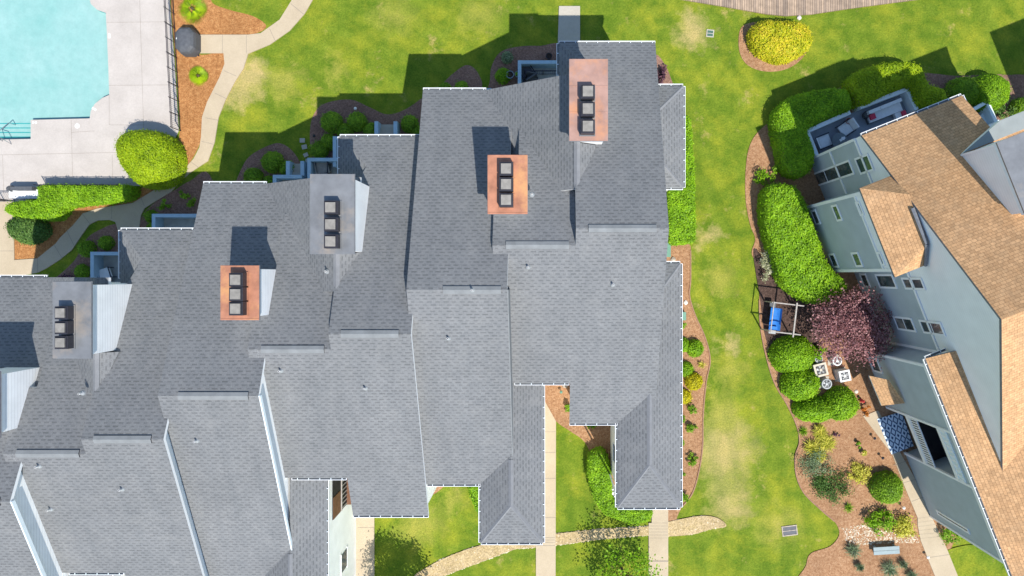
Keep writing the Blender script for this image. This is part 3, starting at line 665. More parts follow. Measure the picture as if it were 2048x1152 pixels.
def odd_unit(ox, oy, label, caps, seed, lastwall=False, chl=None):       # B, D, F
    root = thing('townhouse', (ox-4.5, oy, 0), label, 'house', None)
    zr = 12.05
    ff = lambda x, y: zr-.405*(y-oy+.73); fb = lambda x, y: zr+.46*(y-oy+.73)
    X0, X1 = ox-7.05, ox-2.1
    m = Part(); slab(m, rect(X0, X1, oy-.73, oy+10.27), ff); m.prism(rect(X0, X1, oy-11.8, oy-.73), fb, off(fb, T_), 'grey_shingle', 'white_trim' if seed > 1 else 'vent_cap', 'white_trim')
    m.under('roof', root)
    we = 6.97; xl, xr, xm = ox-3.9, ox-.42, ox-2.16; ze = we+.48*1.74; ys, yh = oy-15.1, oy-12.75
    fl_ = lambda x, y: we+.48*(x-xl); fr_ = lambda x, y: we+.48*(xr-x); fs_ = lambda x, y: we+(ze-we)*(y-ys)/(yh-ys)
    m = Part()
    slab(m, [(xl, ys), (xm, yh), (xm, oy-9.6), (xl, oy-11.6)], fl_)
    slab(m, [(xm, yh), (xr, ys), (xr, oy-4.6), (xm, oy-4.6)], fr_)
    slab(m, [(xl, ys), (xr, ys), (xm, yh)], fs_)
    m.under('wing_roof', root)
    ridge_caps((xm, oy-10.2, ze), (xm, yh, ze), root, .14)
    ridge_caps((xm, yh, ze), (xl, ys, we), root, .11, 'hip_cap'); ridge_caps((xm, yh, ze), (xr, ys, we), root, .11, 'hip_cap')
    m = Part()
    m.prism(rect(X0+.22, X1-.2, oy-.73, oy+9.95), off(ff, T_+.02), 0, 'white_batten', 'white_batten')
    m.prism(rect(X0+.22, X1-.2, oy-11.5, oy-.73), off(fb, T_+.02), 0, 'white_batten', 'white_batten')
    m.prism(rect(xl+.25, xr-.25, ys+.25, oy-4.7), we-.1, 0, 'white_batten', 'white_batten')
    wl = m.under('wall', root)
    gutter((X0, oy+10.27), (ox-3.55, oy+10.27), root, ff(0, oy+10.27)-.02, 1)
    gutter((X0+.1, oy-11.8), (xl, oy-11.8), root, we-.02, -1)
    gutter((xl, oy-11.8), (xl, ys), root, we-.02, -1); gutter((xr, ys), (xr, oy-4.6), root, we-.02, -1); gutter((xl, ys), (xr, ys), root, we-.02, -1)
    # rake boards along the east side, the blue-white ones with overhang shade painted in
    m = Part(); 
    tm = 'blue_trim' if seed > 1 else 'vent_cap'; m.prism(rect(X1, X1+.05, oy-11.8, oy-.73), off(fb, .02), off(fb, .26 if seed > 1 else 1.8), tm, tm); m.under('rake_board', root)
    ridge_vent(X0+.9+caps[0], X1-.1-caps[1], oy-.73, zr, root, .405, .46)
    # copper capped chimney
    cx0, cx1, cy0, cy1 = caps[2]
    c_ = (cx0+cx1)/2
    yy = [cy0+(cy1-cy0)*k for k in (.22, .48, .74)]
    chimney(cx0, cx1, cy0, cy1, 12.4, root, 'copper', ([(c_+caps[3], y) for y in yy], [cy0+.05]), .66, fx=0, label=chl)
    return root, ff, fb

def even_unit(ox, oy, label, xr, capm, cbox, end=False, chl=None, ml=-2.1, zc=11.85, fr=(.15, .36, .57)):        # A, C, E
    root = thing('townhouse', (ox+3, oy, 0), label, 'house', None)
    ff = lambda x, y: 11.9-.415*(y-oy-2.3); fb = lambda x, y: 11.9-.46*(2.3-(y-oy)); fm = lambda x, y: 11.53-.41*(y-oy-1.5)
    gw = lambda x, y: 7.6+.68*(x-ox+3.55); zg = 7.6+.68*4.92; ge = lambda x, y: zg-.75*(x-ox-1.37)
    XR = ox+xr; m = Part()
    hx = 2.1 if capm == 'zinc' and ox < -20 else (2.2 if capm == 'zinc' else 2.9); hy = 12.9-(hx-.5)
    slab(m, [(ox+.5, oy+12.9), (ox+hx, oy+hy), (ox+1.28, oy+8.9), (ox+1.28, oy+2.3), (XR, oy+2.3), (XR, oy+12.9)], ff)
    slab(m, [(ox+.5, oy+12.9), (ox+hx, oy+hy), (ox+1.28, oy+8.9), (ox+.5, oy+8.9)], lambda x, y: ff(0, oy+12.9)+.415*(x-ox-.5))
    slab(m, [(ox+1.28, oy+2.3), (ox+1.28, oy+1.5), (ox-2.38, oy+1.5), (ox-2.38, oy-5.9), (ox+1.1, oy-5.9), (ox+1.1, oy-8.35), (XR, oy-8.35), (XR, oy+2.3)], fb)
    m.under('roof', root)
    m = Part()
    slab(m, [(ox-2.87, oy+1.5), (ox+1.275, oy+1.5), (ox+1.275, oy+8.5), (ox+ml, oy+8.5), (ox+ml, oy+4.6), (ox-2.87, oy+4.6)], fm)
    m.prism(rect(ox-2.87, ox-2.385, oy+.95, oy+1.5), fb, off(fb, .45), 'grey_shingle', 'white_trim')
    m.prism(rect(ox-2.8, ox+1.2, oy+1.5, oy+4.5), off(fm, .21), off(fm, .8), 'white_batten', 'white_batten')
    m.under('lower_roof', root)
    m = Part(); slab(m, rect(ox-3.6, ox+1.37, oy+4.35, oy+10.27), gw); slab(m, rect(ox+1.37, max(ox+1.4, cbox[1]-.26), cbox[2]+.3, oy+10.27), ge); m.prism([(ox+1.37, oy+4.35), (ox+1.6, oy+4.7), (max(ox+1.5, min(cbox[1]+.1, ox+2.4)), cbox[2]+.1), (ox+1.37, cbox[2]+.1)], ge, off(ge, 1.2), 'grey_shingle', 'grey_shingle')
    m.under('gable_roof', root)
    ridge_caps((ox+1.37, oy+4.4, zg), (ox+1.37, oy+7, zg), root, .16)
    m = Part()
    m.prism([(ox+3.2, oy+9.5), (XR-.22, oy+9.5), (XR-.22, oy+12.6), (ox+3.2, oy+12.6)], off(ff, T_+.02), 0, 'white_batten', 'white_batten'); m.prism(rect(ox+.75, ox+3.2, oy+8.9, oy+12.6), ff(0, oy+12.9)-.2, 0, 'white_batten', 'white_batten'); m.prism(rect(ox+1.35, XR-.22, oy+2.3, oy+9.0), off(ff, T_+.02), 0, 'white_batten', 'white_batten')
    m.prism(rect(ox+1.35, XR-.22, oy-8.05, oy+2.3), off(fb, T_+.02), 0, 'white_batten', 'white_batten')
    m.prism(rect(ox-2.0, ox+1.35, oy-5.6, oy+1.5), off(fb, T_+.02), 0, 'white_batten', 'white_batten')
    m.prism(rect(ox-3.3, ox+1.37, oy+4.6, oy+9.95), off(gw, T_+.02), 0, 'white_batten', 'white_batten')
    wl = m.under('wall', root)
    zf = ff(0, oy+12.9)
    gutter((ox+.5, oy+12.9), (XR, oy+12.9), root, zf-.02, 1); 
    m = Part(); gutter((ox+.5, oy+10.2), (ox+.5, oy+12.9), root, zf-.02, 1)
    gutter((ox-1.95, oy-5.9), (ox+1.05, oy-5.9), root, fb(0, oy-5.9)-.02, -1)
    gutter((ox+1.1, oy-8.35), (ox+3.8 if end else XR, oy-8.35), root, fb(0, oy-8.35)-.02, -1)
    ridge_vent(ox+1.9, XR-.6, oy+2.3, 11.9, root, .415, .46)
    ridge_vent(ox-2.2, ox+.95, oy+1.5, 11.53, root, .41, .46)
    cx0, cx1, cy0, cy1, fx, fs = cbox; yy = [cy0+(cy1-cy0)*k for k in fr]
    chimney(cx0, cx1, cy0, cy1, zc, root, capm, ([(fx, y) for y in yy], [cy0+(cy1-cy0)*.35, cy0+(cy1-cy0)*.67] if end else []), fs, label=chl)
    return root, ff, fb

dx, dy = 12.2, 5.2
A_, ffA, fbA = even_unit(0, 0, 'grey shingled end townhouse with pinkish copper chimney cap, beside the lawn', 5.86, 'copper_pink', (.95, 2.86, 6.62, 10.66, 1.84, .68), True, 'chimney under a pinkish copper cap', -1.65)
B_, ffB, fbB = odd_unit(0, 0, 'grey shingled townhouse with an orange copper chimney, next to the end house', [.9, .2, (-3.03, -1.09, 2.96, 5.83), -.04], 1)
C_, ffC, fbC = even_unit(-dx, -dy, 'grey shingled townhouse with a silver chimney cap, right of the middle copper chimney', 5.35, 'zinc', (-11.72, -9.55, 1.03, 4.93, -10.55, .66), False, 'chimney under a flat silver cap', -2.1, 12.2, (.15, .36, .57))
D_, ffD, fbD = odd_unit(-dx, -dy, 'grey shingled townhouse with an orange copper chimney nearest the round clipped bush', [.1, .4, (-16.0, -14.13, -2.19, .46), .04], 2)
E_, ffE, fbE = even_unit(-2*dx, -2*dy, 'grey shingled townhouse with a dull grey chimney cap above a broad white chimney wall', 5.35, 'zinc', (-24.19, -22.32, -4.06, -.32, -23.42, .62), False, 'chimney under a dull grey cap', -2.1, 12.35, (.22, .41, .60))
F_, ffF, fbF = odd_unit(-2*dx, -2*dy, 'grey shingled townhouse cut off by the left edge of the photo', [.1, .4, (-28.8, -26.74, -7.9, -4.7), 0], 3)
ridge_vent(-21.2+5.5, -21.2+5.5, 0, 0, F_, 0, 0) if False else None
# end unit: side roofs and hipped wing
we = 7.0
def end_extras():
    root = A_; m = Part(); xl, xr, xm = 3.81, 7.34, 5.5; ze = 7.8; ys, yh = -13.1, -10.5
    fl_ = lambda x, y: we+(ze-we)*(x-xl)/(xm-xl); fr_ = lambda x, y: we+(ze-we)*(xr-x)/(xr-xm); fs_ = lambda x, y: we+(ze-we)*(y-ys)/(yh-ys)
    slab(m, [(xl, ys), (xm, yh), (xm, -6.0), (xl, -8.2)], fl_)
    slab(m, [(xm, yh), (xr, ys), (xr, .65), (5.87, -1.1), (xm, -1.1)], fr_)
    slab(m, [(xl, ys), (xr, ys), (xm, yh)], fs_)
    slab(m, [(5.87, -1.1), (xr, .65), (5.87, .65)], lambda x, y: we+(ze-we)*.86*(.65-y)/1.75)
    m.under('wing_roof', root)
    ridge_caps((xm, -6.5, ze), (xm, yh, ze), root, .14); ridge_caps((xm, yh, ze), (xl, ys, we), root, .11, 'hip_cap'); ridge_caps((xm, yh, ze), (xr, ys, we), root, .11, 'hip_cap')
    ridge_caps((5.95, -1.1, 7.69), (xr, .65, we), root, .1, 'hip_cap')
    m = Part(); x2 = 7.5
    slab(m, [(x2, 10.65), (x2, 4.94), (5.87, 6.6), (5.87, 9.0)], lambda x, y: we+.44*(x2-x)); 
    slab(m, [(x2, 10.65), (5.87, 9.0), (5.87, 10.65)], lambda x, y: we+.435*(10.65-y)); slab(m, [(x2, 4.94), (5.87, 4.94), (5.87, 6.6)], lambda x, y: we+.432*(y-4.94))
    m.under('side_roof', root)
    ridge_caps((5.87, 9.0, 7.72), (x2, 10.65, we), root, .1, 'hip_cap'); ridge_caps((5.87, 6.6, 7.72), (x2, 4.94, we), root, .1, 'hip_cap')
    gutter((x2, 4.94), (x2, 10.65), root, we-.02, -1); gutter((5.9, 10.65), (x2, 10.65), root, we-.02, 1); gutter((5.9, 4.94), (x2, 4.94), root, we-.02, -1)
    gutter((xr, ys), (xr, .65), root, we-.02, -1); gutter((xl, ys), (xr, ys), root, we-.02, -1); gutter((xl, -8.35), (xl, ys), root, we-.02, -1); gutter((5.9, .65), (xr, .65), root, we-.02, 1)
    m = Part(); m.box(xl+.2, xr-.25, ys+.25, -8, 0, we-.15, 'cream_lap'); m.box(5.7, xr-.25, -8, .45, 0, we-.15, 'cream_lap'); m.box(5.66, x2-.25, 5.2, 10.4, 0, we-.15, 'cream_lap')
    m.under('wing_wall', root)
    m = Part(); m.box(xl+.17, xl+.2, -11.6, -10.6, 2.6, 4.6, 'flue_dark'); m.box(xl+.13, xl+.17, -11.7, -10.5, 2.5, 2.6, 'white_trim'); m.under('window', root)
    m = Part(); m.box(xl+.05, xl+.13, -13.0, -12.9, 0, we-.1, 'white_trim'); m.under('downspout', root)
end_extras()
for px, py, r_, f in [(1056,534,A_,fbA),(1225,569,A_,fbA),(1064,389,A_,ffA),(897,676,B_,fbB),(945,580,B_,fbB),(731,776,C_,fbC),(562,741,C_,fbC),(394,881,D_,fbD),(79,932,E_,fbE),(245,978,E_,fbE),(102,1018,E_,fbE),(654,543,C_,ffC),(165,786,E_,ffE)]:
    pipe(px, py, r_, f, .3)
# D wing: brown screened opening and low window in its white east wall
xw = -dx-.42-.25
m = Part(); m.box(xw, xw+.02, -14.5, -10.6, .3, 5.1, 'dark_inside'); m.under('porch_opening', D_)
m = Part()
for k in range(14): m.box(xw+.03, xw+.06, -14.4+k*.1*2.7, -14.34+k*.1*2.7, 2.3, 3.4, 'grey_wood')
m.box(xw+.03, xw+.09, -14.5, -10.6, 3.4, 3.5, 'grey_wood'); m.box(xw+.03, xw+.3, -14.5, -10.6, 1.6, 2.3, 'brown_wood'); m.box(xw+.03, xw+.05, -14.5, -13.2, 3.6, 5.0, 'brown_wood'); m.under('porch_rail', D_)
m = Part(); m.box(xw, xw+.03, -18.4, -17.3, 2.2, 3.4, 'glass'); m.box(xw+.0, xw+.05, -18.5, -17.2, 3.4, 3.5, 'white_trim'); m.box(xw, xw+.05, -18.5, -17.2, 2.1, 2.2, 'white_trim'); m.under('window', D_)
# ---------------------------------------------------------------- patios on the shaded front
def gwall(name, px, label, h, w_=.22, closed=False, mat='garden_wall', group='low garden walls round the front patios'):
    """low wall along a polyline of pixels measured at its top"""
    pts = [P(x, y, h) for x, y in px]; m = MB()
    for i in range(len(pts)-1):
        a, b = pts[i].copy(), pts[i+1].copy(); d = (b-a); d.z = 0; d.normalize(); n = Vector((-d.y, d.x, 0))*w_/2
        e = d*w_/2 if i else d*0; a2 = a-d*w_/2 if i == 0 else a+d*w_/2; b2 = b+d*w_/2
        m.prism([tuple((a2-n)[:2]), tuple((b2-n)[:2]), tuple((b2+n)[:2]), tuple((a2+n)[:2])], h-.003*i, 0, mat, mat)
    c = pts[0]; o = m.build(name, loc=(c.x, c.y, 0)); return tag(o, label, 'wall', group)
def patio(px, z=.10, mat='patio_slab'): return sheet('patio', px, z, mat, smooth=False, thick=.1)
patio([(1038,122),(1125,122),(1125,260),(1038,260)]); patio([(680,276),(840,276),(840,400),(680,400)]); patio([(612,318),(690,318),(690,420),(612,420)], .104)
patio([(548,352),(616,352),(616,420),(548,420)], .108); patio([(304,430),(420,430),(420,520),(304,520)], .1); patio([(183,506),(262,506),(262,620),(183,620)], .102); 
gwall('garden_wall', [(1039,178),(1039,124),(1121,124)], 'slate blue garden wall of the patio left of the northern walkway', 1.1)
gwall('garden_wall', [(669,330),(669,276),(838,276)], 'slate blue garden wall with steps beside the row of round shrubs', 1.0)
gwall('garden_wall', [(618,372),(618,319),(676,319)], 'slate blue garden wall left of the shaded deck beside the stepping stones', 1.1)
gwall('garden_wall', [(549,385),(549,353),(600,353)], 'slate blue garden wall beside the two lowest round shrubs', 1.0)
gwall('garden_wall', [(307,475),(307,431),(400,431)], 'slate blue garden wall by the bend of the curved footpath', 1.1)
gwall('garden_wall', [(184,580),(184,507),(240,507)], 'slate blue garden wall round the white chair', 1.1)
def steps(px, n, dirx, label, w_=1.0):
    b = P(*px, 0); root = thing('garden_steps', b, label, 'steps', None); m = Part()
    for k in range(n): m.box(b.x-w_/2, b.x+w_/2, b.y-.3*(k+1), b.y-.3*k+ .0, 0, .16*(k+1), 'walk_concrete')
    m.under('tread', root)
    for s in (-1, 1):
        m = Part(); m.box(b.x+s*(w_/2+.12)-.12, b.x+s*(w_/2+.12)+.12, b.y-.3*n, b.y+.05, 0, .9, 'garden_wall')
        m.under('cheek_wall', root)
steps((778,250), 3, 0, 'short flight of garden steps between slate cheek walls, near the eight round shrubs')
steps((600,328), 3, 0, 'garden steps beside the stepping stones', .7)
m = MB(); b = P(950,178,.9)
for x in (946,978): q = P(x,180,1.0); m.box(q.x-.15,q.x+.15,q.y-.6,q.y+.12,0,1.0,'garden_wall')
tag(m.build('gate_pillars'), 'pair of slate blue wall ends in front of the copper chimney house', 'wall')
for k, (x, y, s) in enumerate([(605,281,.17),(609,294,.17),(612,310,.15)]):
    b = P(x, y, 0); m = MB(); m.obox((0,0), s*2, s*1.7, 0, .05, 'walk_concrete', .2*k); o = m.build('stepping_stone', loc=(0,0,0)); o.location = b; tag(o, 'square stepping stone, %s of three in the shaded grass' % ('farthest from the garden wall','middle one','nearest to the garden wall')[k], 'stepping stone', 'stepping stones')
def pot(px, py, r, h, mat, plant, label, z=0.1):
    b = P(px, py, h+z); b.z = z; root = thing('planter', b, label, 'planter', 'potted planters'); m = Part()
    m.lathe((b.x, b.y, z), [(r*.7, 0), (r, h), (r*1.08, h), (r*1.08, h+.02), (r*.9, h+.02), (r*.88, h-.06)], mat, 18); m.under('pot', root)
    m = Part(); m.poly([(b.x+r*.88*math.cos(a), b.y+r*.88*math.sin(a), z+h-.05) for a in [k*.35 for k in range(18)]], 'soil'); m.under('potting_soil', root)
    if plant:
        n = 120; p = rng.normal(0, r*.33, (n, 3)); p[:, 2] = np.abs(p[:, 2])+h; leaves_mesh('foliage', p, np.tile([0,0,1.], (n,1)), .05, plant, rng.random(n), parent=root)
    return root
pot(1020,149,.24,.5,'pot_glaze',None,'large blue glazed planter with bare soil beside the pale green shrub')
pot(1035,148,.18,.45,'pot_glaze','leaf_mid','smaller blue glazed planter holding a green plant')
pot(1098,112,.2,.35,'flue_dark',None,'black pot in the dark bed beside the northern walkway',.02)
pot(1698,242,.2,.45,'terracotta',None,'terracotta pot on the terrace next to the armchair',.1)
def chair(px, py, rot, label, matf, matc, s=.74, h=.42, name='patio_chair', cat='chair', group='patio chairs', z0=.1):
    b = P(px, py, h+z0); b.z = z0; root = thing(name, b, label, cat, group); root.rotation_euler = (0, 0, rot)
    def add(nm, fn): m = MB(); fn(m); m.build(nm, root)
    add('seat', lambda m: m.box(-s/2, s/2, -s/2, s/2, h-.12, h, matc))
    def bk(m):
        m.poly([(-s/2, -s/2-.02, h), (s/2, -s/2-.02, h), (s/2, -s/2-.2, h+.42), (-s/2, -s/2-.2, h+.42)], matc); m.poly([(-s/2, -s/2-.1, h), (-s/2, -s/2-.28, h+.42), (s/2, -s/2-.28, h+.42), (s/2, -s/2-.1, h)], matc)
        m.poly([(-s/2, -s/2-.2, h+.42), (s/2, -s/2-.2, h+.42), (s/2, -s/2-.28, h+.42), (-s/2, -s/2-.28, h+.42)], matc)
    add('backrest', bk)
    for a in (-1, 1):
        add('armrest', lambda m: m.box(a*s/2-.03+a*.05, a*s/2+.03+a*.05, -s/2-.1, s/2, h+.16, h+.2, matf))
        for c in (-1, 1): add('leg', lambda m: m.box(a*s/2-.02+a*.05, a*s/2+.02+a*.05, c*(s/2-.04)-.02, c*(s/2-.04)+.02, 0, h+.16, matf))
    return root
chair(1060,166,2.9,'dark metal patio chair beside the blue glazed planters','black_iron','cover_grey')
chair(1052,142,.6,'dark metal patio chair under the top left corner of the walled patio','black_iron','cover_grey')
chair(210,548,.3,'white cushioned chair inside the slate garden wall','black_iron','cushion')
chair(645,335,.2,'grey wooden chair in the shaded patio beside the silver chimney','grey_wood','grey_wood')
# railing on A patio
def railing(a, b, label, z0=0., h=1.0, sp=.12, mat='black_iron', name='metal_fence', posts=3, cat='fence', r=.009, group=None, top=.02):
    A, B = P(*a, 0), P(*b, 0); A.z = B.z = z0; d = B-A; L = d.length; u = d/L; root = thing(name, A, label, cat, group)
    m = Part(); 
    for zz in (.12, h-.14, h): m.bar(A+Vector((0,0,zz)), B+Vector((0,0,zz)), top, mat, 4)
    m.under('rail', root); m = Part(); k = 0
    while k < L: q = A+u*k; m.bar(q+Vector((0,0,.05)), q+Vector((0,0,h)), r, mat, 4); k += sp
    m.under('balusters', root)
    for i in range(posts+1):
        q = A+u*(L*i/posts); m = Part(); m.bar(q, q+Vector((0,0,h+.1)), .03, mat, 4); m.under('post', root)
    return root
railing((1050,150),(1122,150),'dark baluster railing across the patio left of the northern walkway',.1,.9,.14,posts=2)
railing((346,-30),(362,262),'black iron fence between the pool deck and the pine straw bed',0,1.22,.13,posts=10)
railing((96,374),(258,374),'black iron fence behind the bright hedge along the pool deck',0,1.22,.13,posts=6)
railing((-30,402),(30,402),'black iron fence left of the covered loungers',0,1.22,.13,posts=3)
railing((664,318),(664,350),'black railing of the shaded deck beside the silver chimney',.1,.9,.12,posts=1)
# ---------------------------------------------------------------- pool things
def tube(pts, r, mat, root, name):
    m = Part()
    for a, b in zip(pts, pts[1:]): m.bar(a, b, r, mat, 6)
    return m.under(name, root)
b = P(20,280,0); hr = thing('pool_handrail', b, 'steel handrail over the pool steps at the left edge', 'handrail')
a0, a1 = P(6,283,0), P(24,248,0)
tube([a0, a0+Vector((.05,.2,.85)), a1+Vector((0,0,.3)), a1+Vector((0,0,-.4))], .025, 'steel', hr, 'rail')
tube([a0+Vector((.6,-.2,0)), a0+Vector((.45,.1,.8)), a0+Vector((.05,.2,.85))], .025, 'steel', hr, 'brace')
m = MB()
for k in range(4):
    y = 247+k*9; q0, q1 = P(-60,y,-.33), P(62,y,-.33); m.box(q0.x, q1.x, q0.y-.03, q0.y+.03, -.34, -.325, 'pool_tile')
tag(m.build('pool_step_nosing'), kind='structure')
for x, y, l in [(155,252,'round white skimmer lid in the deck below the pool'),]:
    b = P(x,y,0); m = MB(); m.lathe((0,0,0), [(.16,0),(.15,.012),(0.001,.014)], 'white_plastic', 18); o = m.build('skimmer_lid'); o.location = (b.x,b.y,.031); tag(o, l, 'lid')
for x, y, rr, l in [(219,72,0,'small white depth marker tile on the right pool edge'),(189,218,1.0,'small white depth marker tile at the curved pool corner'),(70,245,1.57,'small white depth marker tile beside the pool steps')]:
    b = P(x,y,0); m = MB(); m.obox((0,0), .14,.3,0,.006,'skin_tile', rr); m.obox((0,.03),.04,.05,.006,.008,'flue_dark', rr); m.obox((0,-.06),.03,.03,.006,.008,'flue_dark', rr); o = m.build('depth_marker'); o.location = (b.x,b.y,.031); tag(o, l, 'marker tile', 'depth markers round the pool')
# covered grill
b = P(376,84,.5); b.z = 0; g = thing('covered_grill', b, 'barbecue grill under a dark grey cover at the end of the short path', 'grill'); g.rotation_euler = (0,0,.0)
m = MB(); prof = [(0.0,1.0),(.55,1.0),(.85,.97),(1.05,.86),(1.08,.8)]
secs = []
for z, kx, ky in ((.08,.64,.86),(.3,.66,.88),(.75,.64,.86),(.95,.58,.80),(1.08,.44,.66),(1.14,.22,.45)):
    secs.append([Vector((kx*sx*(1 if abs(sy)<.8 else .72), ky*sy, z+.02*math.sin(7*sx+5*sy))) for sx, sy in ((-1,-.6),(-.7,-1),(.7,-1),(1,-.6),(1,.6),(.7,1),(-.7,1),(-1,.6))])
for A2, B2 in zip(secs, secs[1:]):
    for i in range(8): m.poly([A2[i], A2[(i+1)%8], B2[(i+1)%8], B2[i]], 'cover_grey')
m.poly(secs[-1], 'cover_grey'); m.build('cover', g)
m = MB(); m.obox((-.33,.12),.16,.34,1.0,1.1,'white_plastic',-.5); m.build('white_tag', g)
for a in (-1,1):
    m = MB(); m.bar((a*.45,-.75,.06),(a*.45+.06,-.75,.06),.06,'flue_dark',10); m.build('wheel', g)
# covered loungers
for k, (x, y, l) in enumerate([(62,388,'pool lounger with grey mesh and a purple towel end behind the hedge'),]):
    b = P(x, y, .4); b.z = .03; lg = thing('lounger', b, l, 'lounger'); m = MB(); m.box(-.8,.75,-.3,.3,.3,.36,'cushion'); m.build('mattress', lg)
    m = MB(); m.poly([(-.8,-.3,.36),(-.8,.3,.36),(-1.2,.3,.7),(-1.2,-.3,.7)],'cushion'); m.build('backrest', lg)
    for a in (-.7,.65):
        for c in (-.28,.28): m = MB(); m.box(a-.02,a+.02,c-.02,c+.02,0,.3,'black_iron'); m.build('leg', lg)
b = P(50,377,.7); b.z=.03; m = MB(); m.box(-.9,.5,-.12,.12,.0,.75,'cover_grey'); m.bar((-1.2,0,.4),(-.9,0,.6),.22,'cover_grey',10); o = m.build('covered_bench'); o.location = b; tag(o,'low dark covered bench beside the fence corner left of the hedge','bench')
#RIGHTBUILDING
O = Vector((17.2, 7.7, 0)); V_ = Vector((.37, -.929, 0)); U_ = Vector((.929, .37, 0))   # V_ runs down the west wall, U_ into the house
def R(v, u, z=0): q = O+V_*v+U_*u; return Vector((q.x, q.y, z))
def Rp(v, u): q = R(v, u); return (q.x, q.y)
def wallpx(px, py, u0):       # photo pixel on the vertical west-facing plane u = u0 -> (v, z)
    d = Vector((px-CX, CY-py, 0))/F; t = (u0+O.dot(U_))/d.dot(U_); q = d*t; q2 = Vector((q.x, q.y, 0))-O
    return q2.dot(V_), H-t
rb = thing('tan_roofed_house', O, 'slate blue house with tan shingle roofs standing at an angle on the right', 'house')
VM, ZE, ZP = 10.5, 7.9, 13.75; SL = (ZP-ZE)/VM
def vu(x, y): q = Vector((x, y, 0))-O; return q.dot(V_), q.dot(U_)
fN = lambda x, y: ZE+SL*vu(x, y)[0]; fS = lambda x, y: ZE+SL*(2*VM-vu(x, y)[0])
def rslab(m, vus, f, mat='tan_shingle'): m.prism([Rp(a, b) for a, b in vus], f, off(f, .18), mat, 'dark_gutter', 'white_trim')
m = Part()
rslab(m, [(0,-.04),(0,5.9),(2.3,5.9),(2.3,12),(VM,12),(VM,-.04)], fN); rslab(m, [(VM,-.04),(VM,12),(21.3,12),(21.3,-.04)], fS)
m.under('roof', rb)
m = Part()
q = [(0,0),(21,0),(21,11.8),(2.5,11.8),(2.5,6),(0,6)]
m.prism([Rp(a,b) for a,b in q], 6.9, 0, 'slate_lap', 'slate_lap')
for (v0, v1, f) in ((0, VM, fN), (VM, 21, fS)):
    pl = [Rp(v0,.02),Rp(v1,.02),Rp(v1,6),Rp(v0,6)]; m.prism(pl, off(f,.2), 6.9, 'pale_shake', 'pale_shake')
m.prism([Rp(2.6,6),Rp(VM,6),Rp(VM,11.7),Rp(2.6,11.7)], off(fN,.2), 6.9, 'pale_shake','pale_shake')
m.under('wall', rb)
def rbox(m, v0, v1, u0, u1, z0, z1, mat, mtop=None): m.prism([Rp(v0,u0),Rp(v1,u0),Rp(v1,u1),Rp(v0,u1)], z1, z0, mtop or mat, mat)
m = Part(); rbox(m,.02,21,-.05,0,6.82,7.0,'white_trim'); rbox(m,-.03,.12,-.06,.1,0,6.82,'white_trim'); rbox(m,12.9,13.05,-.05,0,0,6.8,'white_trim'); rbox(m,.0,2.9,-.05,0,3.3,3.45,'white_trim'); m.under('trim', rb)
# bay with its own tan roof
ub, v0b, v1b = -1.5, 2.9, 7.4
m = Part(); rbox(m, v0b, v1b, ub, 0, 0, 7.6, 'slate_lap'); rbox(m, v0b, v1b, ub+.005, 0, 7.6, 9.1, 'pale_shake'); m.under('bay_wall', rb)
m = Part(); rbox(m, v0b-.08, v0b+.1, ub-.05, ub+.08, 0, 9.0, 'white_trim'); rbox(m, v1b-.1, v1b+.08, ub-.05, ub+.08, 0, 9.0,'white_trim'); rbox(m, v0b, v1b, ub-.04, ub, 7.5,7.68,'white_trim'); m.under('bay_trim', rb)
zb = 9.15; zt = 10.2
m = Part(); e = .3
def tri(pts): m.poly(pts, 'tan_shingle')
A1, B1, C1, D1 = R(v0b-e,ub-e,zb), R(v1b+e,ub-e,zb), R(v1b-.9,.0,zt), R(v0b+.9,.0,zt)
A0, B0 = R(v0b-e,0,zb), R(v1b+e,0,zb)
tri([A1,B1,C1,D1]); tri([B1,B0,C1]); tri([A0,A1,D1])
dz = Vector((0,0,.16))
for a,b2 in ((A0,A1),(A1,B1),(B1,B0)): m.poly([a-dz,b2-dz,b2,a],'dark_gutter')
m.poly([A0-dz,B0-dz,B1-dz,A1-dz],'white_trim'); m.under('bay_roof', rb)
m = Part(); m.bar(R(v0b+1.6,-.15,zt+.05),R(v1b-.9,-.15,zt+.05),.1,'dark_gutter',6); m.bar(R(v1b-.9,-.15,zt+.05),R(v1b+e,-.1,zb+.08),.1,'dark_gutter',6); m.under('shadow_band', rb)  # dark bars stand in for the shade between bay roof and wall
def win(c0, c1, u0, zoomoff=(1536,384), panes=1, glass='glass', name='window'):
    p0 = (zoomoff[0]+c0[0]/3, zoomoff[1]+c0[1]/3); p1 = (zoomoff[0]+c1[0]/3, zoomoff[1]+c1[1]/3)
    (va, za), (vb, zb_) = wallpx(*p0, u0), wallpx(*p1, u0)
    if va > vb: va, vb = vb, va
    if za > zb_: za, zb_ = zb_, za
    fw = .12; m = Part()
    for (a,b2,c,d) in ((va,vb,za,za+fw),(va,vb,zb_-fw,zb_),(va,va+fw,za+fw,zb_-fw),(vb-fw,vb,za+fw,zb_-fw)): rbox(m,a,b2,u0-.05,u0,c,d,'white_trim')
    for k in range(1, panes): zz = za+(zb_-za)*k/panes; rbox(m,va+fw,vb-fw,u0-.035,u0,zz-.03,zz+.03,'white_trim')
    f = m.under(name, rb); m = Part(); rbox(m,va+fw,vb-fw,u0-.02,u0,za+fw,zb_-fw,glass); g_ = m.under('pane', rb); g_.parent = f
    return f
for c0,c1,u0 in [((800,512),(950,588),0),((642,492),(780,580),0),((548,488),(620,572),0),((905,764),(1070,866),0),((750,742),(895,842),0),((655,732),(722,812),0)]: win(c0,c1,u0,panes=2 if c0[0]>700 else 1)
for c0,c1 in [((255,110),(320,192)),((380,80),(452,170)),((362,370),(430,452)),((498,362),(575,448)),((525,60),(582,138)),((655,358),(708,440))]: win(c0,c1,ub)
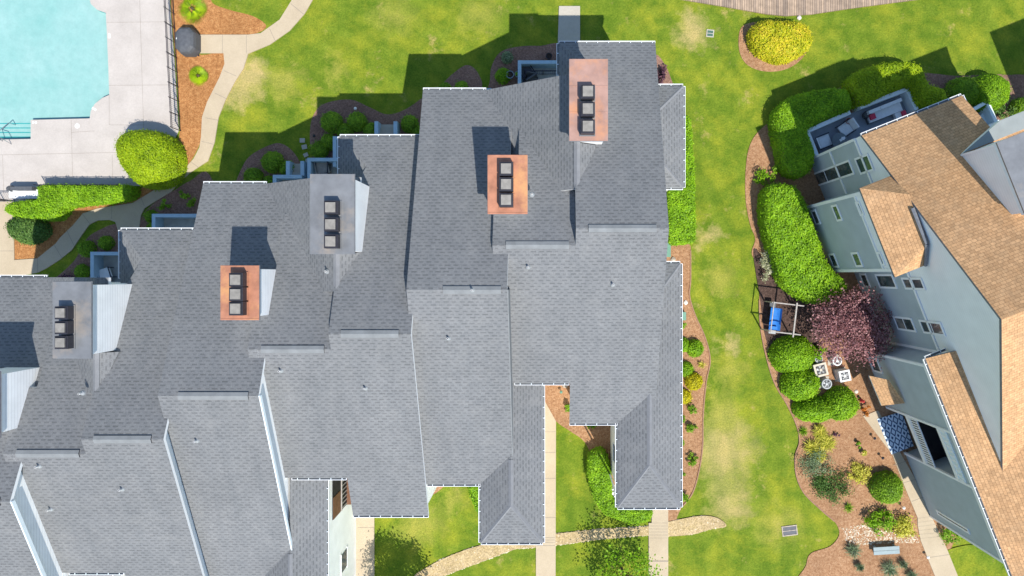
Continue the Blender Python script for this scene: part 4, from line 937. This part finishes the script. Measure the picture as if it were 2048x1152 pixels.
win((265,1042),(522,1045),0,(1536,0),3); win((520,950),(640,1022),0,(1536,0),2)
# white gutters on the north eave
def rgut(v0,u0,v1,u1,z,side): a,b2=R(v0,u0),R(v1,u1); return gutter((a.x,a.y),(b2.x,b2.y),rb,z,side)
rgut(0,-.04,0,5.9,ZE-.03,1); rgut(0,5.9,1.1,5.9,ZE-.03,1)
# lower wing with white gutter
uw, v0w, v1w = -1.3, 13.2, 27
fW = lambda x, y: 7.95+.52*(vu(x,y)[1]-uw+.05)
m = Part()
rslab(m, [(v0w-.5,uw-.05),(v1w,uw-.05),(v1w,3.2),(v0w+3,3.2),(v0w-.5,uw+1.3)], fW); 
rslab(m, [(21.35,3.25),(v1w,3.25),(v1w,9),(21.35,9)], lambda x,y: 7.95+.52*(4.95)-.3*(vu(x,y)[1]-3.25))
m.under('wing_roof', rb); rgut(v0w-.5,uw-.05,v1w,uw-.05,7.93,-1); rgut(v0w-.5,uw-.05,v0w-.5,uw+1.2,7.95,1)
m = Part()
def wbox(v0, v1, u0, u1, z0, f, mat): m.prism([Rp(v0,u0),Rp(v1,u0),Rp(v1,u1),Rp(v0,u1)], off(f, .2), z0, mat, mat)
wbox(v0w,17.2,uw,0,0,fW,'slate_lap'); wbox(20.5,25,uw,0,0,fW,'slate_lap'); rbox(m,17.2,20.5,uw+1.25,0,0,6.3,'dark_inside'); wbox(17.2,20.5,uw,0,6.3,fW,'slate_lap'); wbox(21.02,25,0,3.2,0,fW,'slate_lap')
rbox(m,21.02,25,3.2,8,0,8.5,'slate_lap'); m.under('wing_wall', rb)
m = Part(); rbox(m,17.25,20.45,uw-.0,0,2.5,2.75,'brown_wood','dark_inside'); rbox(m,17.2,20.5,uw-.06,uw,2.45,2.8,'white_trim'); m.under('balcony_floor', rb)
m = Part(); rbox(m,17.2,20.5,uw-.04,uw+.03,3.66,3.74,'white_trim'); rbox(m,17.2,20.5,uw-.04,uw+.03,2.82,2.9,'white_trim')
k = 17.35
while k < 20.45: rbox(m,k,k+.07,uw-.03,uw+.02,2.9,3.66,'white_trim'); k += .17
m.under('balcony_railing', rb)
m = Part(); rbox(m,17.2,20.5,uw-.06,uw,5.95,6.3,'white_trim'); rbox(m,17.2,20.5,uw-.035,uw,6.3,6.9,'blue_trim')
k=17.3
while k<20.4: rbox(m,k,k+.12,uw-.06,uw-.035,6.35,6.8,'white_trim'); k+=.3
m.under('balcony_frieze', rb)
m = Part()
for v_ in (17.13,20.42): rbox(m,v_,v_+.15,uw-.07,uw+.06,0,7.6,'white_trim')
rbox(m,v0w-.07,v0w+.08,uw-.05,uw+.06,0,7.6,'white_trim'); rbox(m,24.9,25.05,uw-.05,uw,0,7.6,'white_trim'); rbox(m,v0w,25,uw-.03,uw,7.3,7.6,'white_trim'); m.under('wing_trim', rb)
win((1010,752),(1215,902),uw,(1536,768))
win((600,985),(690,1090),uw,(1536,384)); win((955,1050),(990,1110),uw,(1536,384))
# small entry canopy
m = Part(); zc_=2.6; q = [P(1740,752,zc_),P(1768,757,zc_),P(1800,803,zc_),P(1765,812,zc_)]
for p_,z_ in zip(q,(2.5,3.2,3.2,2.5)): p_.z=z_
m.poly([q[0],q[3],q[2],q[1]],'tan_shingle'); m.poly([p_-Vector((0,0,.12)) for p_ in q],'white_trim')
for i in range(4): m.poly([q[i]-Vector((0,0,.12)),q[(i+1)%4]-Vector((0,0,.12)),q[(i+1)%4],q[i]],'white_trim')
m.under('entry_canopy', rb)
# sided chimney on the north slope
m = Part(); rbox(m,2.95,6.5,3.65,5.5,8,12.55,'pale_shake'); rbox(m,2.87,6.58,3.58,5.57,12.3,12.55,'blue_trim'); rbox(m,2.89,3.0,3.6,3.7,8.4,12.3,'white_trim'); ch=m.under('chimney', rb)
m = Part(); rbox(m,2.83,6.62,3.54,5.62,12.551,12.64,'zinc'); c2=m.under('chimney_cap', rb); c2.parent=ch
# north porch block beyond the first roof
m = Part(); m.prism([Rp(2.0,6.15),Rp(2.0,8),Rp(2.88,8),Rp(2.88,3.66)], 9.62, 9.3, 'deck_pale', 'blue_trim'); m.under('dormer_deck', rb)
m = Part(); rbox(m,2.5,12,15,21,0,9.2,'pale_shake','tan_shingle'); m.under('far_block', rb)
m = Part(); rbox(m,2.25,2.5,6.15,11.8,0,9.0,'pale_shake'); rbox(m,2.1,2.25,6.15,11.8,6.4,6.6,'white_trim'); m.under('north_wall', rb)
m = Part(); q = [P(1930,229,3),P(1945,222,3),P(1969,281,3),P(1955,289,3)]; m.prism([(v.x,v.y) for v in q], 3.0, 0, 'pebble_panel', 'blue_trim'); m.under('stone_pier', rb)
m = Part(); q = [P(1943,221,3.05),P(1948,219,3.05),P(1972,279,3.05),P(1968,281,3.05)]; m.prism([(v.x,v.y) for v in q], 3.06, 0, 'blue_trim', 'blue_trim'); m.under('pier_cap', rb)
m = Part(); q = [P(1917,200,3.0),P(1929,192,3.0),P(1944,220,3.0),P(1929,228,3.0)]; m.prism([(v.x,v.y) for v in q], 3.0, 0, 'blue_trim', 'blue_trim'); m.under('porch_block', rb)
# ---------------------------------------------------------------- terrace of the right house
patio([(1618,262),(1816,178),(1850,260),(1650,330)], .105, 'terrace_floor')
gwall('terrace_wall', [(1637,318),(1615,262),(1697,226)], 'white capped terrace wall along the L shaped hedge', 1.0, .26, mat='blue_trim', group=None)
gwall('terrace_wall', [(1724,213),(1815,178),(1832,216)], 'white capped terrace wall behind the corner sofa', 1.0, .26, mat='blue_trim', group=None)
sheet('walkway', [(1694,200),(1710,190),(1722,214),(1705,224)], .094, 'walk_concrete', smooth=False, thick=.09)
rotR = math.atan2(U_.y, U_.x)
b = P(1772,222,.5); b.z=.1; sf = thing('corner_sofa', b, 'pale corner sofa with pink cushions on the terrace', 'sofa'); sf.rotation_euler=(0,0,rotR)
for nm, (x0,x1,y0,y1,z0,z1), mt in [('frame',(-1.3,1.1,-.38,.45,.05,.25),'cover_grey'),('seat',(-1.25,1.05,-.35,.2,.25,.42),'cushion'),('backrest',(-1.25,-.45,.2,.42,.25,.75),'cushion'),('backrest',(-.43,.3,.2,.42,.25,.77),'cushion'),('backrest',(.32,1.05,.2,.42,.25,.75),'cushion'),('chaise',(.45,1.05,-1.0,-.37,.1,.42),'cushion'),('pillow',(-1.2,-.85,-.2,.15,.42,.6),'pink_cloth'),('pillow',(.85,1.1,-.75,-.4,.42,.58),'pink_cloth')]:
    m = MB(); m.box(x0,x1,y0,y1,z0,z1,mt); o=m.build(nm,sf); bv=o.modifiers.new('b','BEVEL'); bv.width=.05; bv.segments=3
def pouf(px,py,r,h,mat,label): b=P(px,py,h); m=MB(); m.lathe((0,0,0),[(r*.85,0),(r,h*.4),(r*.95,h*.9),(r*.7,h),(0.001,h+.01)],mat,20); o=m.build('wicker_stool',smooth=True,merge=True); o.location=(b.x,b.y,.1); tag(o,label,'stool')
pouf(1735,229,.26,.45,'cover_grey','round dark wicker stool beside the corner sofa')
b = P(1678,282,.7); b.z=.1; tb=thing('patio_table', b, 'round dark glass patio table with a pale cloth on the terrace', 'table')
m=MB(); m.lathe((0,0,0),[(.5,.68),(.52,.69),(.52,.71),(.001,.715)],'glass',28); m.build('table_top',tb)
for k in range(4): a=k*1.57+.4; m=MB(); m.bar((.38*math.cos(a),.38*math.sin(a),0),(.3*math.cos(a),.3*math.sin(a),.68),.018,'black_iron',6); m.build('leg',tb)
b=P(1685,278,.85); m=MB(); m.obox((0,0),.4,.16,0,.03,'cushion',.6); m.obox((.02,.03),.16,.22,.03,.07,'cushion',1.2); o=m.build('folded_cloth'); o.location=(b.x,b.y,.82); tag(o,'crumpled white cloth lying on the round terrace table','cloth')
chair(1691,258,.6+1.57,'white cushioned terrace chair beside the terracotta pot','black_iron','cushion')
chair(1650,282,rotR-1.57,'white cushioned terrace chair at the left end of the round table','black_iron','cushion')
gwall('terrace_wall', [(1942,222),(1975,203),(1996,252)], 'white capped wall of the small balcony terrace right of the tan roof', 1.2, .22, mat='blue_trim', group=None)
patio([(1940,222),(1975,205),(2000,260),(1965,280)], .1, 'terrace_floor')
chair(1968,240,.9,'blue slatted chair on the small terrace at the right','garden_wall','blue_trim')
# rug
b0=[P(1754,838,.1),P(1803,823,.1),P(1827,892,.1),P(1783,909,.1)]; m=MB(); c=sum((v for v in b0),Vector())/4
m.prism([(v.x,v.y) for v in b0], .115, .095, 'rug','rug'); ro=m.build('outdoor_rug')
uvl=ro.data.uv_layers[0].data
cs=[(0,0),(1.66,0),(1.66,2.6),(0,2.6)]
tag(ro,'blue and white diamond patterned rug on the entry walk','rug')
for poly in ro.data.polygons:
    if abs(poly.normal.z)>.9:
        for li in poly.loop_indices:
            vco=ro.data.vertices[ro.data.loops[li].vertex_index].co; q=Vector((vco.x,vco.y,0))-R(16.5,-3); uvl[li].uv=(q.dot(U_)*1.25,q.dot(V_)*1.05)
# ---------------------------------------------------------------- small things of the grounds
def ac(px, py, label, mat='beige_metal', s=.8, h=.8, rot=.0, round_=False):
    b=P(px,py,h); b.z=0; root=thing('air_conditioner', b, label, 'air conditioner', 'outdoor air conditioning units'); root.rotation_euler=(0,0,rot)
    m=MB(); m.obox((0,0),s*1.15,s*1.15,0,.06,'walk_concrete'); m.build('base_pad',root)
    m=MB()
    if round_: m.lathe((0,0,0),[(s*.47,.06),(s*.5,h*.95),(s*.46,h),(s*.38,h)],mat,20)
    else:
        m.box(-s/2,s/2,-s/2,s/2,.06,h-.05,mat,'flue_dark')
        for k in range(4):
            a=k*math.pi/2; m.prism([(math.cos(a)*x_-math.sin(a)*y_, math.sin(a)*x_+math.cos(a)*y_) for x_,y_ in ((-s/2,-s/2),(s/2,-s/2),(s*.35,-s*.35),(-s*.35,-s*.35))], h, h-.05, mat, mat)
    m.build('housing',root)
    m=MB(); m.lathe((0,0,0),[(s*.36,h-.08),(.001,h-.07)],'flue_dark',20); 
    for k in range(5):
        a=k*1.257; m.poly([(.05*math.cos(a+1.2),.05*math.sin(a+1.2),h-.05),(s*.33*math.cos(a),s*.33*math.sin(a),h-.03),(s*.33*math.cos(a+.6),s*.33*math.sin(a+.6),h-.05),(.05*math.cos(a+2),.05*math.sin(a+2),h-.05)],'grey_metal')
    m.lathe((0,0,0),[(.09,h-.03),(.09,h+.0),(.001,h+.005)],mat,12); m.build('fan',root)
    m=MB()
    for rr in (.15,.25,.35):
        for k in range(24): a=k*.2618; m.bar((s*rr*math.cos(a),s*rr*math.sin(a),h+.01),(s*rr*math.cos(a+.2618),s*rr*math.sin(a+.2618),h+.01),.005,mat,3)
    for k in range(8): a=k*.785; m.bar((.08*math.cos(a),.08*math.sin(a),h+.012),(s*.38*math.cos(a),s*.38*math.sin(a),h+.012),.005,mat,3)
    m.build('grille',root); return root
ac(1642,740,'beige square air conditioner between the clipped shrubs and the white fan unit','beige_metal',.85,.75,.25)
ac(1690,752,'white square air conditioner with a bold dark fan nearest the slate wall','white_plastic',.72,.8,.2)
ac(1675,722,'round white air conditioner half hidden under the maroon tree','white_plastic',.65,.7,0,True)
ac(1654,768,'round dark grey air conditioner against the clipped shrub','grey_metal',.7,.75,0,True)
ac(1638,718,'small round grey air conditioner beside the tallest round shrub','grey_metal',.55,.6,0,True)
ac(1225,987,'pale round air conditioner tucked in the curved hedge','white_plastic',.6,.8,0,True)
# swing frame with blue canvas
b=P(1562,636,1); b.z=0; sw=thing('garden_swing', b, 'weathered timber swing frame with a blue canvas seat at the lawn edge','swing'); sw.rotation_euler=(0,0,-.12)
for nm, args in [('beam',((-1.0,.95,1.95),(1.05,.95,1.95),.05)),('beam',((-1.0,-.9,1.95),(1.05,-.9,1.95),.05)),('crossbeam',((.55,-1.1,2.03),(.55,1.1,2.03),.06)),('crossbeam',((-.9,-1.0,2.03),(-.9,1.0,2.03),.04))]:
    m=MB(); m.bar(args[0],args[1],args[2],'grey_wood',4); m.build(nm,sw)
for x_ in (-.9,.9):
    for y_ in (-.9,.95): m=MB(); m.bar((x_,y_,0),(x_,y_,1.95),.05,'grey_wood',4); m.build('post',sw)
m=MB()
for k in range(8):
    a0_=k/8; a1_=(k+1)/8; z0_=.62+.18*(2*a0_-1)**2; z1_=.62+.18*(2*a1_-1)**2; m.poly([(-.65+.75*a0_,-.85,z0_),(-.65+.75*a1_,-.85,z1_),(-.65+.75*a1_,.6,z1_),(-.65+.75*a0_,.6,z0_)],'blue_canvas')
m.box(-.62,-.1,-.78,-.6,.7,.82,'blue_canvas'); m.build('seat',sw)
m=MB(); m.box(-.7,-.3,.62,.95,.5,.62,'cover_grey'); m.box(-.55,-.1,-1.1,-.88,.5,.6,'grey_metal'); m.build('footrest',sw)
for y_ in (-.8,.55): m=MB(); m.bar((-.6,y_,.8),(-.5,y_,1.95),.012,'black_iron',4); m.build('chain',sw)
# bench
b=P(1773,1101,.45); b.z=0; bn=thing('garden_bench', b, 'slate grey two-board garden bench in the mulch at the bottom right','bench'); bn.rotation_euler=(0,0,.06)
for y_ in (-.13,.13): m=MB(); m.box(-.85,.85,y_-.12,y_+.12,.42,.47,'bench_slate'); m.build('seat_board',bn)
for x_ in (-.65,.65): m=MB(); m.box(x_-.05,x_+.05,-.22,.22,0,.42,'bench_slate'); m.build('leg',bn)
def grate(px,py,w_,l,label,mat,rim,rot=0,name='drain_grate'):
    b=P(px,py,0); root=thing(name,b,label,'drain'); root.rotation_euler=(0,0,rot); m=MB()
    m.box(-l/2-.06,l/2+.06,-w_/2-.06,-w_/2,0,.05,rim); m.box(-l/2-.06,l/2+.06,w_/2,w_/2+.06,0,.05,rim); m.box(-l/2-.06,-l/2,-w_/2,w_/2,0,.05,rim); m.box(l/2,l/2+.06,-w_/2,w_/2,0,.05,rim); m.build('frame',root)
    m=MB(); m.box(-l/2,l/2,-w_/2,w_/2,0,.012,'flue_dark'); k=-l/2+.03
    while k<l/2: m.box(k,k+.03,-w_/2,w_/2,.012,.04,mat); k+=.065
    m.box(-l/2,l/2,-.02,.02,.012,.045,rim); m.build('grille',root)
grate(1579,1061,.55,.9,'rectangular storm drain grate in the lawn near the bottom','dark_gutter','stone',.12)
grate(1420,67,.38,.38,'small square green drain cover in the lawn at the top','green_plastic','walk_concrete',-.1)
for x,y,s_,l in [(1365,632,(.35,.5),'green utility box beside the bed under the long gutter'),(1336,500,(.25,.9),'green downspout box against the end house by the hedge')]:
    b=P(x,y,.1); m=MB(); m.box(-s_[0]/2,s_[0]/2,-s_[1]/2,s_[1]/2,0,.3,'green_plastic'); m.box(-s_[0]/2-.02,s_[0]/2+.02,-s_[1]/2-.02,s_[1]/2+.02,.3,.34,'green_plastic'); o=m.build('utility_box'); o.location=(b.x,b.y,0); tag(o,l,'utility box')
def boulder(px,py,r,label,mat='stone'):
    b=P(px,py,0); bm=bmesh.new(); bmesh.ops.create_icosphere(bm,subdivisions=2,radius=r)
    for v in bm.verts: v.co*=1+.18*math.sin(9*v.co.x/r+px)*math.cos(5*v.co.y/r); v.co.z*=.6
    me=bpy.data.meshes.new('boulder'); bm.to_mesh(me); bm.free(); me.materials.append(MATS[mat]); o=bpy.data.objects.new('boulder',me); S.collection.objects.link(o); o.location=(b.x,b.y,r*.3); tag(o,label,'rock')
boulder(1346,519,.18,'brown rock at the corner of the end house under the gutter'); boulder(1371,605,.16,'flat pinkish stone in the mulch strip','rim_tile'); boulder(1130,770,.2,'tan rock between the two back walls'); boulder(1598,36,.16,'pale rock between the boardwalk and the round bed','rim_tile'); boulder(1225,942,.12,'small white stone behind the curved hedge','white_plastic'); boulder(1712,783,.14,'round pink stone near the canopy','rim_tile')
def lamp(px,py,label,mat='flue_dark',h=.4):
    b=P(px,py,0); root=thing('path_light',b,label,'path light','low path lights'); m=MB(); m.bar((0,0,0),(0,0,h),.02,mat,6); m.build('stem',root); m=MB(); m.lathe((0,0,0),[(.09,h-.02),(.1,h),(.03,h+.06),(.001,h+.07)],mat,12); m.build('shade',root)
lamp(1744,874,'dark path light in the mulch left of the rug'); lamp(1760,913,'dark path light left of the walk below the rug'); lamp(1802,1012,'white path light beside the round clipped bush','white_plastic'); lamp(1850,1110,'white path light right of the bench','white_plastic'); lamp(713,219,'white path light above the row of round shrubs','white_plastic',.3); lamp(632,274,'dark path light left of the round shrubs'); lamp(1122,782,'small green garden lamp in the corner between the roofs','green_plastic')
tag((lambda b,m:(m.lathe((0,0,0),[(.12,0),(.13,.2),(.06,.35),(.10,.5),(.001,.62)],'red_paint',12), m.build('garden_ornament',loc=(0,0,0)))[1])(0,MB()), 'small red garden ornament near the orange plant','ornament').location = P(1720,800,0)
# bed edging
def edging(px,label):
    pl=smooth_loop(PL(px),6,False); m=MB()
    for a,b in zip(pl,pl[1:]): m.bar((a[0],a[1],.05),(b[0],b[1],.05),.05,'edging',4)
    tag(m.build('bed_edging'),label,'edging')
edging([(1381,500),(1381,560),(1379,592),(1390,630),(1410,675),(1420,720),(1412,765),(1406,830),(1405,890),(1398,940),(1385,985),(1365,1012)],'brown edging curving round the mulch strip beside the end house')
edging([(1518,600),(1520,650),(1530,705),(1548,765),(1575,812),(1594,855),(1598,885),(1590,912),(1592,950),(1607,985),(1640,1018),(1668,1042)],'brown edging between the lawn and the big bed on the right')
# ---------------------------------------------------------------- planting
gF='clipped round shrubs in front of the grey houses'
for x,y,r_,l in [(661,243,21,'largest round shrub, leftmost in the top row of the shaded bed'),(712,242,19,'round shrub directly under the white path light'),(689,262,16,'round shrub low between the two biggest of the shaded bed'),(741,261,16,'round shrub left of the garden steps'),(656,283,16,'round shrub overlapping the corner of the slate wall'),(637,299,17,'lowest round shrub of the curved row beside the stepping stones'),(818,247,17,'round shrub right of the garden steps'),(835,264,13,'small round shrub half hidden by the copper chimney house eave'),(542,323,21,'largest round shrub of the left shaded bed'),(571,336,15,'smaller round shrub right of the largest in the left bed'),(504,353,18,'round shrub by the eave of the middle copper chimney house'),(536,363,12,'small round shrub touching the slate wall of the left bed'),(889,176,12,'round shrub peeping over the white gutter, left one'),(922,174,13,'round shrub peeping over the white gutter, right one'),(1006,150,15,'light green round shrub beside the blue planters'),(299,432,12,'round shrub left of the footpath bend wall'),(304,458,13,'round shrub low against the eave gutter by the footpath end'),(209,486,14,'round shrub above the white chair patio'),(170,498,16,'round shrub in the bed nearest the curved footpath'),(161,543,14,'round shrub below the curved footpath near the grey chimney')]:
    ball(x,y,r_,'leaf_mid' if x!=1006 else 'leaf_bright',l,gF)
ball(1014,114,11,'leaf_grey','small grey green shrub in the dark bed near the northern walkway')
for x,y,l in [(329,410,'thin feathery shrub left of the pair by the eave'),(365,393,'feathery shrub in the dark bed, highest of three'),(382,405,'feathery shrub against the grey roof corner')]: loose('small_shrub',x,y,14,.7,'leaf_mid',l,n=350,size=.06)
loose('dark_shrub',131,557,24,.7,'leaf_purple','dark purple shrub beside the grey chimney cap',n=600,ry=12)
clipped('clipped_bush',[(292,259),(322,266),(342,285),(350,315),(346,345),(328,365),(302,373),(278,371),(255,350),(238,322),(232,295),(240,272),(262,260)],2.6,1.5,'leaf_lime','big egg shaped lime green bush on the pool deck corner','bush',None,.05,650,rough=.02)
clipped('hedge',[(85,382),(90,372),(150,371),(220,372),(262,372),(268,385),(255,398),(225,404),(180,408),(135,415),(122,432),(105,440),(60,436),(25,428),(20,415),(35,405),(80,400)],1.3,.3,'leaf_bright','bright green L shaped hedge between the pool fence and the curved footpath','hedge',None,.06,500)
clipped('clipped_bush',[(12,448),(28,434),(55,430),(78,440),(91,457),(86,473),(66,486),(40,486),(18,470)],1.1,.8,'leaf_dark','dark green oval bush left of the pine straw','bush',None,.06,520,rough=.05)
clipped('hedge',[(1337,380),(1382,372),(1387,400),(1388,470),(1380,485),(1337,484),(1336,430)],1.2,.2,'leaf_bright','thick bright hedge right of the end house','hedge',None,.065,480,rough=.07)
clipped('hedge',[(1362,250),(1378,240),(1383,300),(1386,372),(1362,376)],1.1,.2,'leaf_bright','thin strip of hedge along the side roof gutter','hedge',None,.065,480)
clipped('hedge',[(1180,910),(1198,898),(1210,905),(1221,940),(1222,975),(1230,1003),(1260,1012),(1300,1015),(1298,1036),(1270,1044),(1235,1036),(1205,1022),(1185,985),(1176,940)],1.1,.25,'leaf_bright','curved bright hedge wrapping the corner of the hipped wing','hedge',None,.06,520)
clipped('clipped_bush',[(1500,62),(1520,43),(1560,42),(1595,44),(1618,58),(1624,80),(1616,98),(1590,115),(1560,122),(1530,112),(1506,92)],1.4,.8,'leaf_gold','yellow and orange tinged oval bush in the round bed by the boardwalk','bush',None,.065,520,rough=.06)
clipped('hedge',[(1545,240),(1565,205),(1600,190),(1650,180),(1685,182),(1697,200),(1695,222),(1660,235),(1620,255),(1612,268),(1625,305),(1618,340),(1595,354),(1565,340),(1555,300)],1.6,.5,'leaf_bright','L shaped hedge round the terrace corner','hedge',None,.06,500,rough=.04)
clipped('hedge',[(1697,160),(1725,140),(1770,128),(1812,127),(1838,138),(1852,170),(1880,180),(1888,198),(1880,212),(1835,212),(1815,178),(1780,185),(1722,212),(1700,190)],1.7,.6,'leaf_lime','long rounded hedge above the corner sofa terrace','hedge',None,.055,560,rough=.02)
ball(1931,183,31,'leaf_mid','round clipped bush behind the tan roof corner, left of the pair',None,1.5,'bush')
ball(1985,182,38,'leaf_bright','larger round bush right of the pair behind the tan roof corner',None,1.7,'bush')
ball(2048,214,20,'leaf_mid','round bush cut by the right edge of the photo',None,1.1,'bush')
loose('small_shrub',2006,222,22,.9,'leaf_dark','dark loose shrub right of the small terrace',n=600)
clipped('hedge',[(1527,385),(1550,370),(1580,374),(1598,392),(1612,425),(1632,480),(1650,530),(1680,560),(1688,580),(1660,600),(1625,605),(1590,590),(1560,560),(1540,500),(1526,440)],1.8,.45,'leaf_bright','large thick hedge left of the slate bay','hedge',None,.07,480,rough=.09)
loose('flowering_shrub',1535,532,20,.9,'leaf_cream','white flowering shrub at the lawn edge below the thick hedge',n=900,ry=32,size=.06)
loose('leafy_plant',1530,352,24,.9,'leaf_bright','loose leafy plant above the thick hedge',n=500); loose('leafy_plant',1555,335,14,.7,'leaf_mid','small dark leafy plant below the L shaped hedge',n=300)
tree('maroon_maple',1672,646,1.6,2.15,2.2,'leaf_maple','maroon leaved maple tree beside the slate house',n=11000,size=.075,clusters=95,zc=2.5)
for x,y,r_,ry,l,mm in [(1591,712,46,40,'upper round bush of the clipped group under the maroon tree','leaf_bright'),(1604,770,38,34,'middle round bush of the clipped group','leaf_bright'),(1636,822,44,26,'wide low bush at the bottom of the clipped group','leaf_bright'),(1686,810,34,33,'right round bush of the clipped group near the orange plant','leaf_bright')]:
    ball(x,y,r_,mm,l,'clipped bushes below the maroon tree',1.5,'bush',.06,.05,0,ry)
loose('leafy_plant',1637,704,18,.9,'leaf_bright','light green leafy plant at the foot of the maroon tree',n=400)
loose('orange_plant',1734,820,12,.5,'leaf_orange','orange leaved plant by the start of the walk',n=300,size=.05)
for x,y,r_,l in [(1636,862,16,'yellow grass clump at the top of the yellow row'),(1650,885,19,'widest yellow grass clump right of the row'),(1620,893,17,'yellow grass clump nearest the lawn'),(1636,908,15,'lowest yellow grass clump of the row'),(1640,876,14,'green centred grass clump inside the yellow row')]:
    tuft('grass_clump',x,y,r_,'leaf_straw',l,group='yellow grass clumps',n=260,h=.45,width=.028)
tuft('grass_clump',1605,862,11,'leaf_mid','small green clump at the lawn corner',n=60,h=.3)
loose('lavender_shrub',1634,928,50,.7,'leaf_grey','greyish twiggy shrub in the right bed, upper half',n=1900,ry=36,size=.05,twigs=30)
loose('lavender_shrub',1662,972,48,.8,'leaf_dark','grey green twiggy shrub in the right bed, lower half',n=2600,ry=42,size=.055,twigs=30)
tuft('grass_clump',1695,1014,11,'leaf_mid','small green clump below the twiggy shrubs',n=70,h=.3)
loose('variegated_shrub',1720,945,26,.6,'leaf_straw','yellow variegated shrub left of the walk',n=1500,size=.055)
loose('small_shrub',1719,888,8,.4,'leaf_mid','tiny green plant between rug and grey path light',n=160); loose('small_shrub',1728,903,9,.4,'leaf_straw','tiny yellowish plant left of the rug',n=160); loose('small_shrub',1672,872,8,.3,'leaf_purple','tiny dark sprig in the middle of the mulch',n=90)
ball(1779,979,31,'leaf_mid','mottled round bush beside the walk',None,1.35,'bush')
loose('leafy_plant',1762,1046,34,1.0,'leaf_bright','loose green shrub above the bench, left part',n=1300,ry=26); loose('leafy_plant',1812,1052,30,.9,'leaf_straw','yellow green shrub above the bench touching the walk',n=1100)
loose('small_shrub',1904,1068,28,.8,'leaf_mid','variegated green shrub between walk and house corner',n=800); 
for x,y,r_,l in [(1703,1098,17,'spiky green plant left of the bench'),(1775,1135,20,'spiky green plant directly below the bench'),(1802,1125,10,'small spiky plant right below the bench'),(1820,1148,13,'spiky plant at the bottom edge near the walk'),(1715,1130,10,'small spiky plant at the bottom of the bed')]: tuft('spiky_plant',x,y,r_,'leaf_grey',l,group='spiky plants round the bench',n=150,h=.5)
for x,y,r_,mm,l in [(1391,697,17,'leaf_bright','large green ball shrub in the strip beside the end house'),(1366,690,14,'leaf_bright','green ball shrub half under the gutter, upper'),(1373,739,14,'leaf_bright','green ball shrub above the yellow ones'),(1389,764,17,'leaf_yellow','larger yellow ball shrub in the strip'),(1369,794,14,'leaf_yellow','smaller yellow ball shrub by the gutter')]:
    ball(x,y,r_,mm,l,'ball shrubs in the strip beside the end house')
for x,y,r_,l in [(1385,819,11,'highest rosebush of the strip'),(1385,859,13,'second rosebush from the top of the strip'),(1385,918,14,'third rosebush from the top of the strip'),(1366,995,14,'lowest rosebush of the strip by the gutter corner'),(1362,838,9,'rosebush half under the gutter, upper'),(1362,888,9,'rosebush half under the gutter, middle'),(1362,946,9,'rosebush half under the gutter, lower'),(1364,648,9,'small plant under the gutter beside the utility box')]:
    loose('rose_bush',x,y,r_,.6,'leaf_mid',l,'plant','rose bushes beside the end house',n=520,size=.055)
tuft('grass_clump',1402,729,9,'leaf_straw','small striped grass clump in the strip',n=50,h=.3)
loose('purple_shrub',1324,148,13,.8,'leaf_purple','purple shrub at the corner of the end house',n=500,ry=26)
loose('leafy_plant',1134,812,13,.7,'leaf_mid','leafy plant in the corner between the two back roofs',n=350); loose('leafy_plant',1184,852,12,.5,'leaf_bright','low plant under the back gutter left of the hipped wing',n=250)
clipped('hedge',[(940,968),(965,968),(965,1020),(955,1020),(942,990)],1.0,.2,'leaf_bright','small hedge left of the hipped wing of the copper chimney house','hedge',None,.06,480)
# palms by the pool fence
def palm(x,y,r_,label):
    b=P(x,y,.4); b.z=0; root=thing('dwarf_palm',b,label,'palm','dwarf palms by the pool fence'); V=[];Fc=[];T=[]
    for f in range(15):
        a=f*2.4; L=r_/30*random.uniform(.75,1.1); tip=np.array([math.cos(a)*L*.55,math.sin(a)*L*.55,.55]); t=random.random()
        for q in range(12):
            e=a+(q-5.5)*.16; l2=L*.5; w_=.018; d=np.array([math.cos(e),math.sin(e),-.35]); s=np.array([-d[1],d[0],0])*w_
            i=len(V); V+= [tuple(tip*.4-s),tuple(tip*.4+s),tuple(tip*.5+d*l2*.8+s),tuple(tip*.6+d*l2*1.25),tuple(tip*.5+d*l2*.8-s)]; Fc.append((i,i+1,i+2,i+3,i+4)); T.append(t)
        s=np.array([-math.sin(a),math.cos(a),0])*.012; i=len(V); V+=[(*(-s[:2]),.1),(*(s[:2]),.1),tuple(tip*.78+s),tuple(tip*.78-s)]; Fc.append((i,i+1,i+2,i+3)); T.append(t)
    me=bpy.data.meshes.new('fronds'); me.from_pydata(V,[],Fc); me.materials.append(MATS['leaf_lime']); at=me.attributes.new('tone','FLOAT','FACE'); at.data.foreach_set('value',T)
    o=bpy.data.objects.new('fronds',me); S.collection.objects.link(o); o.parent=root
    m=MB(); m.lathe((0,0,0),[(.1,0),(.09,.2),(.05,.35)],'bark',10); m.build('trunk',root)
palm(381,14,34,'dwarf palm above the covered grill at the fence'); palm(393,149,22,'dwarf palm below the covered grill')
tree('young_tree',1243,1136,1.4,2.0,2.2,'leaf_bright','leafy young tree at the bottom edge beside the walk',n=2500,size=.085,clusters=50,zc=2.7)
tree('shade_tree',824,1188,2.2,1.75,2.2,'leaf_mid','tree at the bottom of the photo whose shadow falls on the walk',n=4500,size=.10,clusters=60,zc=3.7)
